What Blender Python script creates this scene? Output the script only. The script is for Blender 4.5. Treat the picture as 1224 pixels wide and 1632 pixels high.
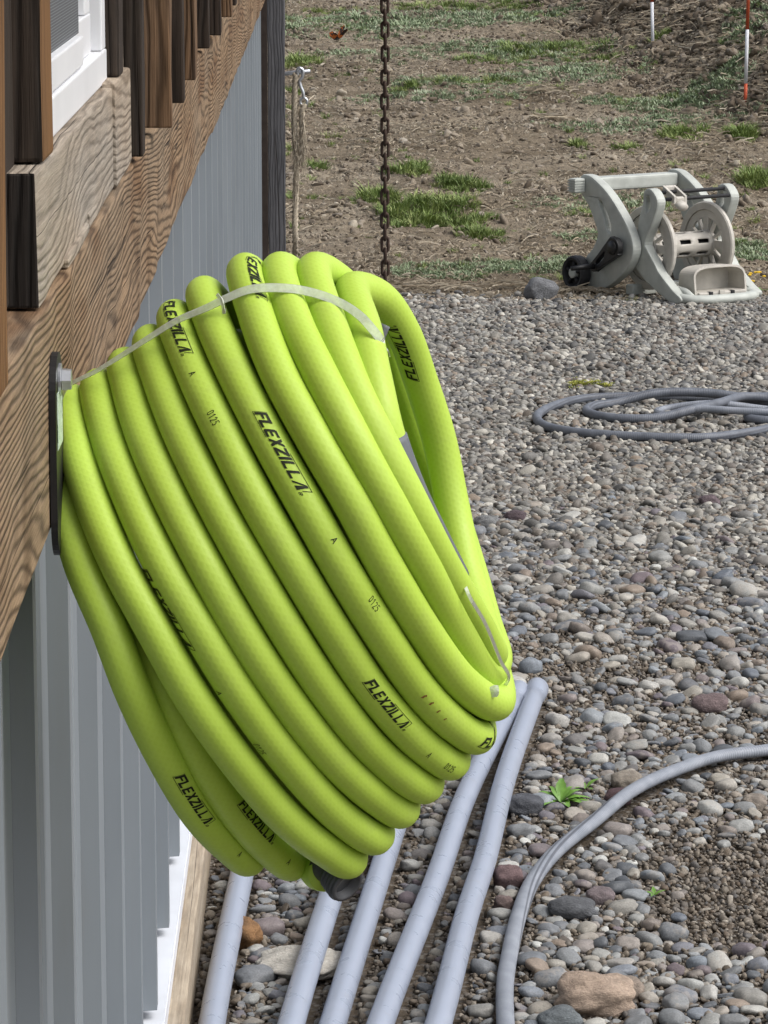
import bpy, bmesh, math, random
import numpy as np
from mathutils import Vector, Matrix, Euler, noise as mnoise
from mathutils.geometry import tessellate_polygon

for o in list(bpy.data.objects): bpy.data.objects.remove(o, do_unlink=True)
SC = bpy.context.scene
COL = SC.collection
rad = math.radians

# ------------------------------------------------------------------ camera
cam_d = bpy.data.cameras.new('camera')
cam = bpy.data.objects.new('camera', cam_d)
COL.objects.link(cam)
SC.camera = cam
cam_d.sensor_fit = 'VERTICAL'
cam_d.sensor_height = 24.0
cam_d.lens = 24.0 * 5700.0 / 1632.0           # long phone lens
cam_d.clip_start = 0.05
cam_d.clip_end = 2000
fwd = Vector((0.0160, 0.9832, -0.1821)).normalized()
cam.location = (0, 0, 1.44)
cam.rotation_euler = fwd.to_track_quat('-Z', 'Y').to_euler()

# ------------------------------------------------------------------ sky and sun (bright overcast)
SUN_EL, SUN_AZ = rad(52), rad(110)              # azimuth clockwise from +Y
W = bpy.data.worlds.new('World'); SC.world = W
W.use_nodes = True
wn = W.node_tree; wn.nodes.clear()
sky = wn.nodes.new('ShaderNodeTexSky'); sky.sky_type = 'NISHITA'
sky.sun_disc = False; sky.sun_elevation = SUN_EL; sky.sun_rotation = SUN_AZ
sky.air_density = 1.0; sky.dust_density = 4.0; sky.ozone_density = 1.0
bw = wn.nodes.new('ShaderNodeRGBToBW')
mx = wn.nodes.new('ShaderNodeMix'); mx.data_type = 'RGBA'; mx.inputs[0].default_value = 0.58
bg = wn.nodes.new('ShaderNodeBackground'); bg.inputs[1].default_value = 0.15
wo = wn.nodes.new('ShaderNodeOutputWorld')
wn.links.new(sky.outputs[0], bw.inputs[0])
wn.links.new(sky.outputs[0], mx.inputs[6]); wn.links.new(bw.outputs[0], mx.inputs[7])
wn.links.new(mx.outputs[2], bg.inputs[0]); wn.links.new(bg.outputs[0], wo.inputs[0])
sd = bpy.data.lights.new('sun', 'SUN'); sd.energy = 1.3; sd.angle = rad(42); sd.color = (1.0, 0.98, 0.95)
sun = bpy.data.objects.new('sun', sd); COL.objects.link(sun)
sdir = Vector((math.sin(SUN_AZ) * math.cos(SUN_EL), math.cos(SUN_AZ) * math.cos(SUN_EL), math.sin(SUN_EL)))
sun.rotation_euler = (-sdir).to_track_quat('-Z', 'Y').to_euler()
sun.location = sdir * 30
SC.view_settings.view_transform = 'Standard'; SC.view_settings.look = 'None'
SC.view_settings.gamma = 1.0; SC.view_settings.use_curve_mapping = False
SC.view_settings.exposure = 0.56

# ------------------------------------------------------------------ helpers
def tag(o, label=None, cat=None, group=None, kind=None):
    if label: o['label'] = label
    if cat: o['category'] = cat
    if group: o['group'] = group
    if kind: o['kind'] = kind
    return o

def empty(name, loc):
    o = bpy.data.objects.new(name, None); COL.objects.link(o)
    o.location = loc; o.empty_display_size = 0.05
    return o

def world_of(o):
    M = o.matrix_basis.copy()
    return world_of(o.parent) @ o.matrix_parent_inverse @ M if o.parent else M

def put(name, me, mat=None, parent=None, loc=None, rot=None, scl=None):
    o = bpy.data.objects.new(name, me); COL.objects.link(o)
    if mat is not None and len(me.materials) == 0: me.materials.append(mat)
    if loc is not None: o.location = loc
    if rot is not None: o.rotation_euler = rot
    if scl is not None: o.scale = scl
    if parent is not None:
        o.parent = parent
        M = world_of(parent).inverted()
        o.matrix_parent_inverse = M
    return o

def mesh(verts, faces, smooth=False, uv=None, name='mesh'):
    me = bpy.data.meshes.new(name)
    me.from_pydata([tuple(v) for v in verts], [], [tuple(f) for f in faces])
    if uv is not None:
        l = me.uv_layers.new(name='UVMap')
        l.data.foreach_set('uv', np.asarray(uv, dtype=np.float32).ravel())
    if smooth: me.polygons.foreach_set('use_smooth', [True] * len(me.polygons))
    me.update()
    return me

def bm_mesh(bm, smooth=False, recalc=True):
    if recalc: bmesh.ops.recalc_face_normals(bm, faces=bm.faces)
    me = bpy.data.meshes.new('mesh'); bm.to_mesh(me); bm.free()
    if smooth: me.polygons.foreach_set('use_smooth', [True] * len(me.polygons))
    return me

def box_bm(bm, x0, x1, y0, y1, z0, z1, M=None):
    vs = [bm.verts.new((x, y, z)) for x in (x0, x1) for y in (y0, y1) for z in (z0, z1)]
    if M is not None:
        for v in vs: v.co = M @ v.co
    for f in ((0, 1, 3, 2), (4, 6, 7, 5), (0, 4, 5, 1), (2, 3, 7, 6), (0, 2, 6, 4), (1, 5, 7, 3)):
        bm.faces.new([vs[i] for i in f])
    return vs

def bevel_all(bm, w, seg=2):
    bmesh.ops.recalc_face_normals(bm, faces=bm.faces)
    bmesh.ops.bevel(bm, geom=list(bm.edges), offset=w, segments=seg, profile=0.6, affect='EDGES')

def timber(x0, x1, y0, y1, z0, z1, bev=0.003, cuts=0, wob=0.0, seed=0):
    """a sawn board: bevelled box, cut along its long side, edges a little uneven"""
    bm = bmesh.new(); box_bm(bm, x0, x1, y0, y1, z0, z1)
    dims = (x1 - x0, y1 - y0, z1 - z0); ax = dims.index(max(dims))
    if bev: bevel_all(bm, bev, 2)
    if cuts:
        lo = (x0, y0, z0)[ax]; n = [0, 0, 0]; n[ax] = 1
        for i in range(1, cuts):
            p = [0, 0, 0]; p[ax] = lo + dims[ax] * i / cuts
            bmesh.ops.bisect_plane(bm, geom=bm.verts[:] + bm.edges[:] + bm.faces[:], plane_co=p, plane_no=n)
    if wob:
        for v in bm.verts:
            q = v.co * 9 + Vector((seed * 3.1, seed, 0))
            n = mnoise.noise_vector(q) * wob
            n[ax] *= .3
            v.co += n
    return bm_mesh(bm)

def frames(P, ref=None):
    P = np.asarray(P, float)
    T = np.gradient(P, axis=0); T /= np.linalg.norm(T, axis=1)[:, None]
    N = np.zeros_like(T)
    n = np.array(ref if ref is not None else ((0, 0, 1) if abs(T[0][2]) < .9 else (1, 0, 0)), float)
    for i in range(len(P)):
        n = n - T[i] * (n @ T[i]); n /= np.linalg.norm(n); N[i] = n
    return T, N, np.cross(T, N)

def catmull(P, n=8):
    P = np.asarray(P, float)
    P = np.vstack([2 * P[0] - P[1], P, 2 * P[-1] - P[-2]]); o = []
    for i in range(1, len(P) - 2):
        p0, p1, p2, p3 = P[i - 1:i + 3]
        t1 = np.linalg.norm(p1 - p0) ** .5; t2 = t1 + np.linalg.norm(p2 - p1) ** .5; t3 = t2 + np.linalg.norm(p3 - p2) ** .5
        for u in range(n):
            t = t1 + (t2 - t1) * u / n
            A1 = (t1 - t) / t1 * p0 + t / t1 * p1
            A2 = (t2 - t) / (t2 - t1) * p1 + (t - t1) / (t2 - t1) * p2
            A3 = (t3 - t) / (t3 - t2) * p2 + (t - t2) / (t3 - t2) * p3
            B1 = (t2 - t) / t2 * A1 + t / t2 * A2
            B2 = (t3 - t) / (t3 - t1) * A2 + (t - t1) / (t3 - t1) * A3
            o.append((t2 - t) / (t2 - t1) * B1 + (t - t1) / (t2 - t1) * B2)
    o.append(P[-2])
    return np.array(o)

def tube(P, r, nseg=16, caps=True, ref=None, sq=None):
    """sweep; r scalar or per-point; UV = (metres along, turn fraction); sq: per-axis squash (N, B)"""
    P = np.asarray(P, float); n = len(P)
    T, N, B = frames(P, ref)
    r = np.full(n, r) if np.isscalar(r) else np.asarray(r, float)
    a, b = sq or (1, 1)
    th = np.linspace(0, 2 * math.pi, nseg, endpoint=False)
    V = P[:, None, :] + r[:, None, None] * (a * np.cos(th)[None, :, None] * N[:, None, :] + b * np.sin(th)[None, :, None] * B[:, None, :])
    S = np.r_[0, np.cumsum(np.linalg.norm(np.diff(P, axis=0), axis=1))]
    F, U = [], []
    for i in range(n - 1):
        for j in range(nseg):
            k = (j + 1) % nseg
            F.append((i * nseg + j, i * nseg + k, (i + 1) * nseg + k, (i + 1) * nseg + j))
            u0, u1 = j / nseg, (j + 1) / nseg
            U += [(S[i], u0), (S[i], u1), (S[i + 1], u1), (S[i + 1], u0)]
    V = V.reshape(-1, 3)
    if caps:
        F.append(tuple(range(nseg))[::-1]); U += [(0, 0)] * nseg
        F.append(tuple(range((n - 1) * nseg, n * nseg))); U += [(S[-1], 0)] * nseg
    return mesh(V, F, True, U)

def lathe(prof, nseg=24, close=False):
    """prof: list of (r, z) about local Z"""
    V, F = [], []
    for r, z in prof:
        for j in range(nseg):
            a = 2 * math.pi * j / nseg; V.append((r * math.cos(a), r * math.sin(a), z))
    m = len(prof)
    for i in range(m - 1 + (1 if close else 0)):
        i2 = (i + 1) % m
        for j in range(nseg):
            k = (j + 1) % nseg
            F.append((i * nseg + j, i * nseg + k, i2 * nseg + k, i2 * nseg + j))
    return V, F

def axis_matrix(o, d, x=None):
    d = Vector(d).normalized()
    q = d.to_track_quat('Z', 'Y')
    return Matrix.Translation(o) @ q.to_matrix().to_4x4()

# ------------------------------------------------------------------ material helpers
class NT:
    def __init__(s, name):
        s.m = bpy.data.materials.new(name); s.m.use_nodes = True
        s.t = s.m.node_tree; s.t.nodes.clear()
        s.out = s.n('ShaderNodeOutputMaterial'); s.b = s.n('ShaderNodeBsdfPrincipled')
        s.l(s.b.outputs[0], s.out.inputs[0])
    def n(s, t, **k):
        x = s.t.nodes.new(t)
        for a, v in k.items(): setattr(x, a, v)
        return x
    def l(s, a, b): s.t.links.new(a, b)
    def coord(s, which='Object', scale=(1, 1, 1), loc=(0, 0, 0)):
        c = s.n('ShaderNodeTexCoord'); m = s.n('ShaderNodeMapping')
        m.inputs['Scale'].default_value = scale; m.inputs['Location'].default_value = loc
        s.l(c.outputs[which], m.inputs[0]); return m.outputs[0]
    def noise(s, vec, scale, detail=4, rough=.55, dist=0):
        x = s.n('ShaderNodeTexNoise'); x.inputs['Scale'].default_value = scale; x.inputs['Detail'].default_value = detail
        x.inputs['Roughness'].default_value = rough; x.inputs['Distortion'].default_value = dist
        if vec is not None: s.l(vec, x.inputs['Vector'])
        return x.outputs[0]
    def math(s, op, a, b=None, c=None):
        x = s.n('ShaderNodeMath', operation=op)
        for i, v in enumerate((a, b, c)):
            if v is None: continue
            if isinstance(v, (int, float)): x.inputs[i].default_value = v
            else: s.l(v, x.inputs[i])
        return x.outputs[0]
    def ramp(s, fac, stops, interp='LINEAR'):
        x = s.n('ShaderNodeValToRGB'); x.color_ramp.interpolation = interp
        e = x.color_ramp.elements
        while len(e) < len(stops): e.new(.5)
        for el, (p, c) in zip(e, stops):
            el.position = p
            el.color = (c, c, c, 1) if isinstance(c, (int, float)) else (*c, 1)
        s.l(fac, x.inputs[0]); return x.outputs[0]
    def mix(s, fac, a, b, mode='MIX'):
        x = s.n('ShaderNodeMix', data_type='RGBA', blend_type=mode)
        for i, v in ((0, fac), (6, a), (7, b)):
            if isinstance(v, (int, float)): x.inputs[i].default_value = v
            elif isinstance(v, tuple): x.inputs[i].default_value = (*v, 1)
            else: s.l(v, x.inputs[i])
        return x.outputs[2]
    def bump(s, h, strength=.5, dist=.001):
        x = s.n('ShaderNodeBump'); x.inputs['Strength'].default_value = strength; x.inputs['Distance'].default_value = dist
        s.l(h, x.inputs['Height']); s.l(x.outputs[0], s.b.inputs['Normal'])
    def base(s, c, rough=.6, spec=.4, metal=0.0):
        if isinstance(c, tuple): s.b.inputs['Base Color'].default_value = (*c, 1)
        else: s.l(c, s.b.inputs['Base Color'])
        if isinstance(rough, (int, float)): s.b.inputs['Roughness'].default_value = rough
        else: s.l(rough, s.b.inputs['Roughness'])
        s.b.inputs['Specular IOR Level'].default_value = spec; s.b.inputs['Metallic'].default_value = metal
        return s

def simple(name, c, rough=.55, spec=.4, var=.18, vscale=30, metal=0.0, bump=0.0, bscale=200):
    """one-colour material with mottling and slight wear"""
    t = NT(name); v = t.coord()
    n = t.noise(v, vscale, 5)
    lo = tuple(x * (1 - var) for x in c); hi = tuple(min(1, x * (1 + var)) for x in c)
    t.base(t.ramp(n, [(.3, lo), (.7, hi)]), rough, spec, metal)
    if bump: t.bump(t.noise(v, bscale, 3), bump, .001)
    return t.m

def wood(name, dark, light, grey, axis='Y', period=.0065, contrast=1.0, greyamt=.5, warp=.1, bump=.8, stain=None):
    """weathered softwood: growth rings cut by the saw, fibre streaks, silvering"""
    t = NT(name)
    L = {'Y': 1, 'Z': 2}[axis]
    def sc(a, along): v = [a, a, a]; v[L] = along; return tuple(v)
    low = t.noise(t.coord(scale=sc(7, .9)), 1.0, 2, .45)
    mid = t.noise(t.coord(scale=sc(26, 5)), 1.0, 2, .5)
    sep = t.n('ShaderNodeSeparateXYZ'); t.l(t.coord(), sep.inputs[0])
    across = t.math('ADD', sep.outputs[2 if axis == 'Y' else 1], t.math('MULTIPLY', sep.outputs[0], .6))
    v = t.math('ADD', across, t.math('MULTIPLY', low, warp * 2))
    v = t.math('ADD', v, t.math('MULTIPLY', mid, .018))
    sn = t.math('SINE', t.math('MULTIPLY', v, 2 * math.pi / period))
    ring = t.math('POWER', t.math('MULTIPLY_ADD', sn, .5, .5), 2.2)
    fib = t.noise(t.coord(scale=sc(420, 9)), 1.0, 4, .7)
    blot = t.noise(t.coord(scale=sc(9, 2.2)), 1.0, 4, .6)
    c = t.mix(t.math('MULTIPLY', ring, .85 * contrast), light, dark)
    c = t.mix(t.ramp(blot, [(.38, 0.0), (.68, greyamt)]), c, grey)
    if stain:
        st = t.noise(t.coord(scale=sc(14, 3.2), loc=(3, 1, 5)), 1.0, 3, .6)
        c = t.mix(t.ramp(st, [(.50, 0.0), (.66, .75)]), c, t.mix(t.math('MULTIPLY', ring, .8), stain, dark))
        kn = t.noise(t.coord(scale=sc(5, 7.5), loc=(9, 2, 1)), 1.0, 3, .5)
        c = t.mix(t.ramp(kn, [(.28, .5), (.42, 0.0)]), c, dark)
    c = t.mix(.55, c, t.ramp(fib, [(.25, .18), (.75, 1.0)]), 'MULTIPLY')
    c = t.mix(.35, c, t.ramp(t.noise(t.coord(scale=sc(60, 14)), 1.0, 5, .7), [(.3, .25), (.62, 1.0)]), 'MULTIPLY')
    cn = t.noise(t.coord(scale=sc(48, .35), loc=(2, 7, 3)), 1.0, 1, .4)      # drying checks along the grain
    ck = t.ramp(t.math('ABSOLUTE', t.math('SUBTRACT', cn, .5)), [(.003, 1.0), (.010, 0.0)])
    ck = t.math('MULTIPLY', ck, t.ramp(t.noise(t.coord(scale=sc(9, 2.5), loc=(5, 5, 5)), 1.0, 2), [(.48, 0.0), (.56, 1.0)]))
    c = t.mix(t.math('MULTIPLY', ck, .8), c, (.02, .014, .01))
    t.base(c, .85, .2)
    h = t.math('ADD', t.math('MULTIPLY', ring, -.6), t.math('MULTIPLY', fib, .7))
    h = t.math('SUBTRACT', h, t.math('MULTIPLY', ck, 1.5))
    t.bump(h, bump, .0016)
    return t.m

# ------------------------------------------------------------------ materials
M_beam = wood('weathered beam wood', (.072, .036, .016), (.380, .255, .150), (.29, .245, .185), 'Y', .0088, 1.0, .40, .10, .9, (.19, .098, .046))
M_sillw = wood('pale weathered sill wood', (.19, .14, .095), (.46, .375, .285), (.37, .345, .305), 'Y', .0080, .75, .6, .07)
M_dark = wood('dark weathered batten', (.014, .010, .008), (.062, .045, .034), (.060, .050, .042), 'Z', .006, .9, .5, .03)
M_brown = wood('brown rough sawn wood', (.075, .042, .022), (.26, .155, .085), (.17, .13, .10), 'Z', .006, .9, .45, .03, 1.0)
M_orange = wood('amber brown trim wood', (.075, .034, .014), (.28, .145, .058), (.17, .10, .055), 'Z', .007, .9, .3, .03)
M_postw = wood('dark grey weathered post', (.066, .066, .072), (.155, .155, .165), (.18, .18, .19), 'Z', .006, .6, .5, .02)
M_skirt = wood('pale treated skirt board', (.30, .22, .14), (.52, .43, .32), (.46, .42, .36), 'Y', .009, .6, .4, .03, .5)

def m_metal():
    t = NT('blue grey painted steel')
    n = t.noise(t.coord(scale=(2, 2, .8)), 3, 4)
    d = t.noise(t.coord(scale=(60, 60, 6)), 1, 4)
    c = t.ramp(n, [(.3, (.200, .225, .248)), (.7, (.232, .258, .280))])
    c = t.mix(t.ramp(d, [(.55, 0.0), (.8, .25)]), c, (.20, .20, .19))
    t.base(c, t.ramp(n, [(.3, .34), (.7, .46)]), .5)
    t.bump(t.noise(t.coord(scale=(4, 4, 1.5)), 2, 2), .08, .004)
    return t.m
M_metal = m_metal()
M_white = simple('white vinyl', (.74, .75, .77), .35, .5, .06, 9)
M_flash = simple('white painted flashing', (.66, .69, .74), .4, .5, .08, 8)
def m_screen():
    t = NT('insect screen weave')
    v = t.coord(scale=(1, 1, 1))
    sep = t.n('ShaderNodeSeparateXYZ'); t.l(v, sep.inputs[0])
    a = t.math('SINE', t.math('MULTIPLY', sep.outputs[1], 2 * math.pi / .0045))
    b = t.math('SINE', t.math('MULTIPLY', sep.outputs[2], 2 * math.pi / .0022))
    h = t.math('MAXIMUM', a, b)
    t.base(t.ramp(h, [(.2, (.035, .037, .04)), (.9, (.17, .18, .19))]), .6, .3)
    t.bump(h, .4, .0004)
    return t.m
M_screen = m_screen()
M_core = simple('dark wall sheathing', (.05, .04, .035), .9, .1)
M_black = simple('black powder coat', (.012, .012, .013), .45, .4, .3, 40)
M_zinc = simple('zinc plated steel', (.55, .57, .60), .32, .5, .15, 90, 0.85)
M_rust = simple('rusty dark chain steel', (.055, .035, .026), .7, .35, .45, 160, .35, .6, 400)

def m_hose():
    t = NT('lime green hose rubber')
    uv = t.n('ShaderNodeTexCoord'); sep = t.n('ShaderNodeSeparateXYZ'); t.l(uv.outputs['UV'], sep.inputs[0])
    a = t.math('MULTIPLY', sep.outputs[0], 2 * math.pi / .0062)
    b = t.math('MULTIPLY', sep.outputs[1], 2 * math.pi * 13)
    p = t.math('SINE', t.math('ADD', a, b)); q = t.math('SINE', t.math('SUBTRACT', a, b))
    w = t.math('MAXIMUM', p, q)
    big = t.noise(t.coord(), 14, 4)
    col = t.ramp(big, [(.25, (.400, .565, .068)), (.75, (.440, .610, .085))])
    col = t.mix(t.math('MULTIPLY_ADD', w, -.10, .10), col, (.34, .50, .03))
    dust = t.noise(t.coord(), 260, 3, .7)
    col = t.mix(t.ramp(dust, [(.62, 0.0), (.85, .35)]), col, (.36, .42, .10))
    grime = t.noise(t.coord(), 38, 5, .7)
    col = t.mix(t.ramp(grime, [(.52, 0.0), (.78, .30)]), col, (.33, .40, .10))
    t.base(col, t.ramp(grime, [(.3, .42), (.7, .62)]), .35)
    t.b.inputs['Subsurface Weight'].default_value = 0.0
    t.bump(t.math('ADD', w, t.math('MULTIPLY', t.noise(t.coord(), 600, 2), .3)), .09, .0004)
    return t.m
M_hose = m_hose()
M_ink = simple('black print ink', (.018, .022, .010), .6, .2, .2, 300)
M_smear = simple('brown scuff mark', (.20, .10, .03), .6, .2, .2, 300)
M_grip = simple('charcoal grip plastic', (.060, .062, .068), .5, .4, .15, 60)
M_grip2 = simple('slate grey strain relief', (.13, .14, .155), .55, .35, .12, 60)
def m_strap():
    t = NT('translucent strap')
    v = t.coord(); n = t.noise(v, 400, 3)
    t.base(t.ramp(n, [(.3, (.62, .66, .55)), (.7, (.80, .84, .76))]), .3, .5)
    t.b.inputs['Transmission Weight'].default_value = .6
    t.b.inputs['IOR'].default_value = 1.3
    return t.m
M_strap = m_strap()
def m_label():
    t = NT('printed bracket sticker')
    n = t.noise(t.coord(scale=(1, 900, 160)), 1, 4, .7)
    t.base(t.ramp(n, [(.50, (.62, .74, .64)), (.60, (.12, .17, .13))]), .4, .4)
    return t.m
M_label = m_label()

def m_pvc():
    t = NT('grey conduit plastic')
    n = t.noise(t.coord(), 25, 5, .6); s = t.noise(t.coord(scale=(330, 60, 330)), 1, 4, .7)
    c = t.ramp(n, [(.3, (.275, .31, .385)), (.7, (.315, .35, .425))])
    sp = t.noise(t.coord(), 210, 3, .6)
    dirt = t.noise(t.coord(), 55, 5, .7)
    c = t.mix(t.ramp(dirt, [(.58, 0.0), (.85, .30)]), c, (.24, .21, .18))
    t.base(c, t.ramp(n, [(.3, .24), (.7, .40)]), .5)
    return t.m
M_pvc = m_pvc()
def m_greyhose(name, lo, hi):
    t = NT(name)
    uv = t.n('ShaderNodeTexCoord'); sep = t.n('ShaderNodeSeparateXYZ'); t.l(uv.outputs['UV'], sep.inputs[0])
    tw = t.math('ADD', sep.outputs[1], t.math('MULTIPLY', sep.outputs[0], .55))
    fr = t.math('FRACT', tw)
    st = t.ramp(fr, [(0.0, 0.0), (.44, 0.0), (.46, 1.0), (.50, 1.0), (.52, 0.0), (.56, 0.0), (.58, 1.0), (.60, 1.0), (.62, 0.0), (.9, 0.0)], 'LINEAR')
    rib = t.math('SINE', t.math('MULTIPLY', sep.outputs[0], 2 * math.pi / .0045))
    n = t.noise(t.coord(), 30, 5)
    c = t.ramp(n, [(.3, lo), (.7, hi)])
    c = t.mix(t.math('MULTIPLY', st, .8), c, (.07, .075, .09))
    t.base(c, .48, .4)
    t.bump(rib, .35, .0006)
    return t.m
M_ghose = m_greyhose('grey ribbed hose', (.195, .215, .25), (.28, .30, .34))
M_ghose2 = m_greyhose('blue grey hose', (.095, .105, .125), (.16, .175, .205))

PEB = [(0.0, (.085, .088, .095)), (.10, (.20, .20, .205)), (.22, (.30, .285, .26)), (.32, (.135, .145, .165)), (.42, (.25, .235, .215)),
       (.52, (.34, .30, .25)), (.60, (.165, .128, .135)), (.68, (.21, .225, .245)), (.76, (.43, .40, .355)), (.83, (.25, .19, .145)), (.88, (.125, .125, .13)), (.94, (.50, .48, .44)), (1.0, (.23, .19, .165))]
def m_pebble(name, stops, mult=1.0, rough=.62):
    t = NT(name)
    oi = t.n('ShaderNodeObjectInfo')
    c = t.ramp(oi.outputs['Random'], [(p, tuple(x * mult for x in q)) for p, q in stops])
    r2 = t.math('FRACT', t.math('MULTIPLY', oi.outputs['Random'], 37.7))
    geo = t.n('ShaderNodeNewGeometry')
    n1 = t.noise(geo.outputs['Position'], 70, 5, .65); n2 = t.noise(geo.outputs['Position'], 420, 4, .7)
    c = t.mix(.8, c, t.ramp(n1, [(.28, .62), (.72, 1.15)]), 'MULTIPLY')
    c = t.mix(.75, c, t.ramp(n2, [(.3, .55), (.7, 1.15)]), 'MULTIPLY')
    c = t.mix(t.ramp(t.math('MULTIPLY', r2, n1), [(.42, 0.0), (.5, .45)]), c, (.30, .27, .235))
    t.base(c, t.ramp(r2, [(0.0, rough - .14), (1.0, rough + .2)]), .35)
    t.bump(t.math('ADD', n2, n1), .35, .0012)
    return t.m
PEB = [(p, (q[0] * .95, q[1] * 1.0, q[2] * 1.03)) for p, q in PEB]
M_peb = m_pebble('river pebble', PEB, 1.18)
M_grit = m_pebble('gravel grit', [(0, (.075, .059, .043)), (.2, (.165, .136, .104)), (.4, (.105, .100, .097)), (.6, (.245, .208, .162)), (.8, (.140, .105, .075)), (1, (.37, .335, .280))])
FINE = [(0, (.055, .055, .058)), (.12, (.13, .125, .12)), (.25, (.28, .265, .24)), (.35, (.10, .10, .108)), (.48, (.40, .375, .335)), (.58, (.15, .125, .105)), (.7, (.25, .245, .24)), (.82, (.55, .52, .47)), (.9, (.12, .10, .09)), (1, (.30, .24, .19))]
FINE = [(p, (q[0] * .97, q[1] * .985, q[2] * .96)) for p, q in FINE]
M_fine = m_pebble('fine crushed gravel', FINE, 1.05)
M_clod = m_pebble('dirt clod', [(0, (.10, .077, .054)), (.3, (.165, .130, .094)), (.6, (.235, .193, .143)), (.85, (.32, .27, .205)), (1, (.43, .38, .30))], 1.0, .85)
M_mound = m_pebble('fresh dug soil clod', [(0, (.066, .049, .032)), (.4, (.118, .090, .061)), (.8, (.175, .138, .098)), (1, (.30, .25, .185))], 1.0, .85)
M_straw = m_pebble('dry straw', [(0, (.30, .24, .165)), (.4, (.44, .37, .27)), (.8, (.52, .46, .36)), (1, (.24, .19, .13))], 1.0, .8)
def m_grass(name, a, b, c):
    t = NT(name); oi = t.n('ShaderNodeObjectInfo')
    geo = t.n('ShaderNodeNewGeometry')
    n = t.noise(geo.outputs['Position'], 60, 3)
    col = t.ramp(t.math('ADD', t.math('MULTIPLY', oi.outputs['Random'], .6), t.math('MULTIPLY', n, .5)), [(.2, a), (.55, b), (.95, c)])
    t.base(col, .55, .3)
    t.b.inputs['Transmission Weight'].default_value = 0.0
    return t.m
M_grass = m_grass('field grass', (.085, .130, .030), (.175, .240, .066), (.33, .37, .14))
M_pale = m_grass('pale silvery ground cover', (.15, .20, .105), (.25, .31, .18), (.36, .40, .28))
M_weed = simple('weed leaf', (.13, .26, .045), .45, .4, .3, 60)

def m_soil():
    t = NT('gravel soil')
    g = t.n('ShaderNodeNewGeometry'); p = g.outputs['Position']
    n = t.noise(p, 4, 6, .65); m = t.noise(p, 160, 5, .75)
    c = t.ramp(n, [(.3, (.085, .066, .047)), (.7, (.150, .120, .088))])
    c = t.mix(.85, c, t.ramp(m, [(.3, .35), (.7, 1.35)]), 'MULTIPLY')
    vo = t.n('ShaderNodeTexVoronoi'); vo.inputs['Scale'].default_value = 95; t.l(p, vo.inputs['Vector'])
    vc = t.n('ShaderNodeRGBToBW'); t.l(vo.outputs['Color'], vc.inputs[0])
    c = t.mix(t.ramp(vo.outputs['Distance'], [(.3, .75), (.55, 0.0)]), c, t.ramp(vc.outputs[0], [(.1, (.11, .10, .095)), (.5, (.21, .19, .17)), (.9, (.34, .32, .29))]))
    t.base(c, .9, .2)
    t.bump(t.math('SUBTRACT', m, vo.outputs['Distance']), .8, .006)
    return t.m
M_soil = m_soil()
def m_field():
    t = NT('tilled field dirt')
    g = t.n('ShaderNodeNewGeometry'); p = g.outputs['Position']
    mq = t.n('ShaderNodeMapping'); mq.inputs['Scale'].default_value = (.5, 1.5, 1); t.l(p, mq.inputs[0])
    n = t.noise(mq.outputs[0], 1.5, 5, .6); m = t.noise(p, 45, 6, .75); k = t.noise(p, 9, 4, .6)
    c = t.ramp(n, [(.30, (.155, .121, .082)), (.5, (.285, .234, .170)), (.70, (.405, .348, .268))])
    c = t.mix(.7, c, t.ramp(k, [(.3, .6), (.7, 1.25)]), 'MULTIPLY')
    c = t.mix(.8, c, t.ramp(m, [(.3, .45), (.7, 1.4)]), 'MULTIPLY')
    mp = t.n('ShaderNodeMapping'); mp.inputs['Scale'].default_value = (90, 150, 90); t.l(p, mp.inputs[0])
    fl = t.noise(mp.outputs[0], 1, 3, .6)
    c = t.mix(t.ramp(fl, [(.62, 0.0), (.68, .6)]), c, (.40, .35, .28))
    t.base(c, .95, .1)
    t.bump(t.math('ADD', m, fl), .9, .02)
    return t.m
M_field = m_field()

# ------------------------------------------------------------------ terrain
def sm(a, b, x):
    t = min(1, max(0, (x - a) / (b - a))); return t * t * (3 - 2 * t)
XB = [(14.0, 2.9), (14.6, 2.15), (14.9, 1.84), (15.7, 1.5), (18.2, 1.2), (22, .9), (40, .9)]
def xb(Y):
    if Y <= XB[0][0]: return XB[0][1]
    for (a, b), (c, d) in zip(XB, XB[1:]):
        if Y <= c: return b + (d - b) * (Y - a) / (c - a)
    return XB[-1][1]
def hgt(X, Y):
    z = 0.0; t = Y - 11.6
    if t > 0: z = .09 * (t * t / (t + .5)) if Y < 30 else .09 * 18.4 * 18.4 / 18.9 + .02 * (Y - 30)
    d = (X - xb(Y)) * sm(13.6, 15.2, Y) * (1 - sm(24, 34, Y))
    if d > 0: z += 1.7 * (1 - math.exp(-d * d / (d + .18) * .80 / 1.7))
    return z
def rough(X, Y):
    """dirt relief on the field, none on the gravel"""
    a = sm(11.5, 12.4, Y)
    if a <= 0: return 0.0
    m = 1 + 2.2 * sm(0, .35, X - xb(Y)) * sm(14, 15, Y)
    n = mnoise.noise((X * 2.3, Y * 2.3, 1.7)) * .030 + mnoise.noise((X * 7, Y * 7, 4.1)) * .016 * m
    n += mnoise.noise((X * 19, Y * 19, 8.2)) * .009 * m + abs(mnoise.noise((X * 3.1 + 5, Y * 9, 2.2))) * .012
    return n * a
def ground(X, Y): return hgt(X, Y) + rough(X, Y)

def grid_mesh(xs, ys, fz):
    V = [(x, y, fz(x, y)) for y in ys for x in xs]; nx = len(xs)
    F = [(j * nx + i, j * nx + i + 1, (j + 1) * nx + i + 1, (j + 1) * nx + i) for j in range(len(ys) - 1) for i in range(nx - 1)]
    return mesh(V, F, True)

def edge_wob(x): return .06 * mnoise.noise((x * 2.0, 0, 3)) + .03 * mnoise.noise((x * 7, 1, 3))
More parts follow.
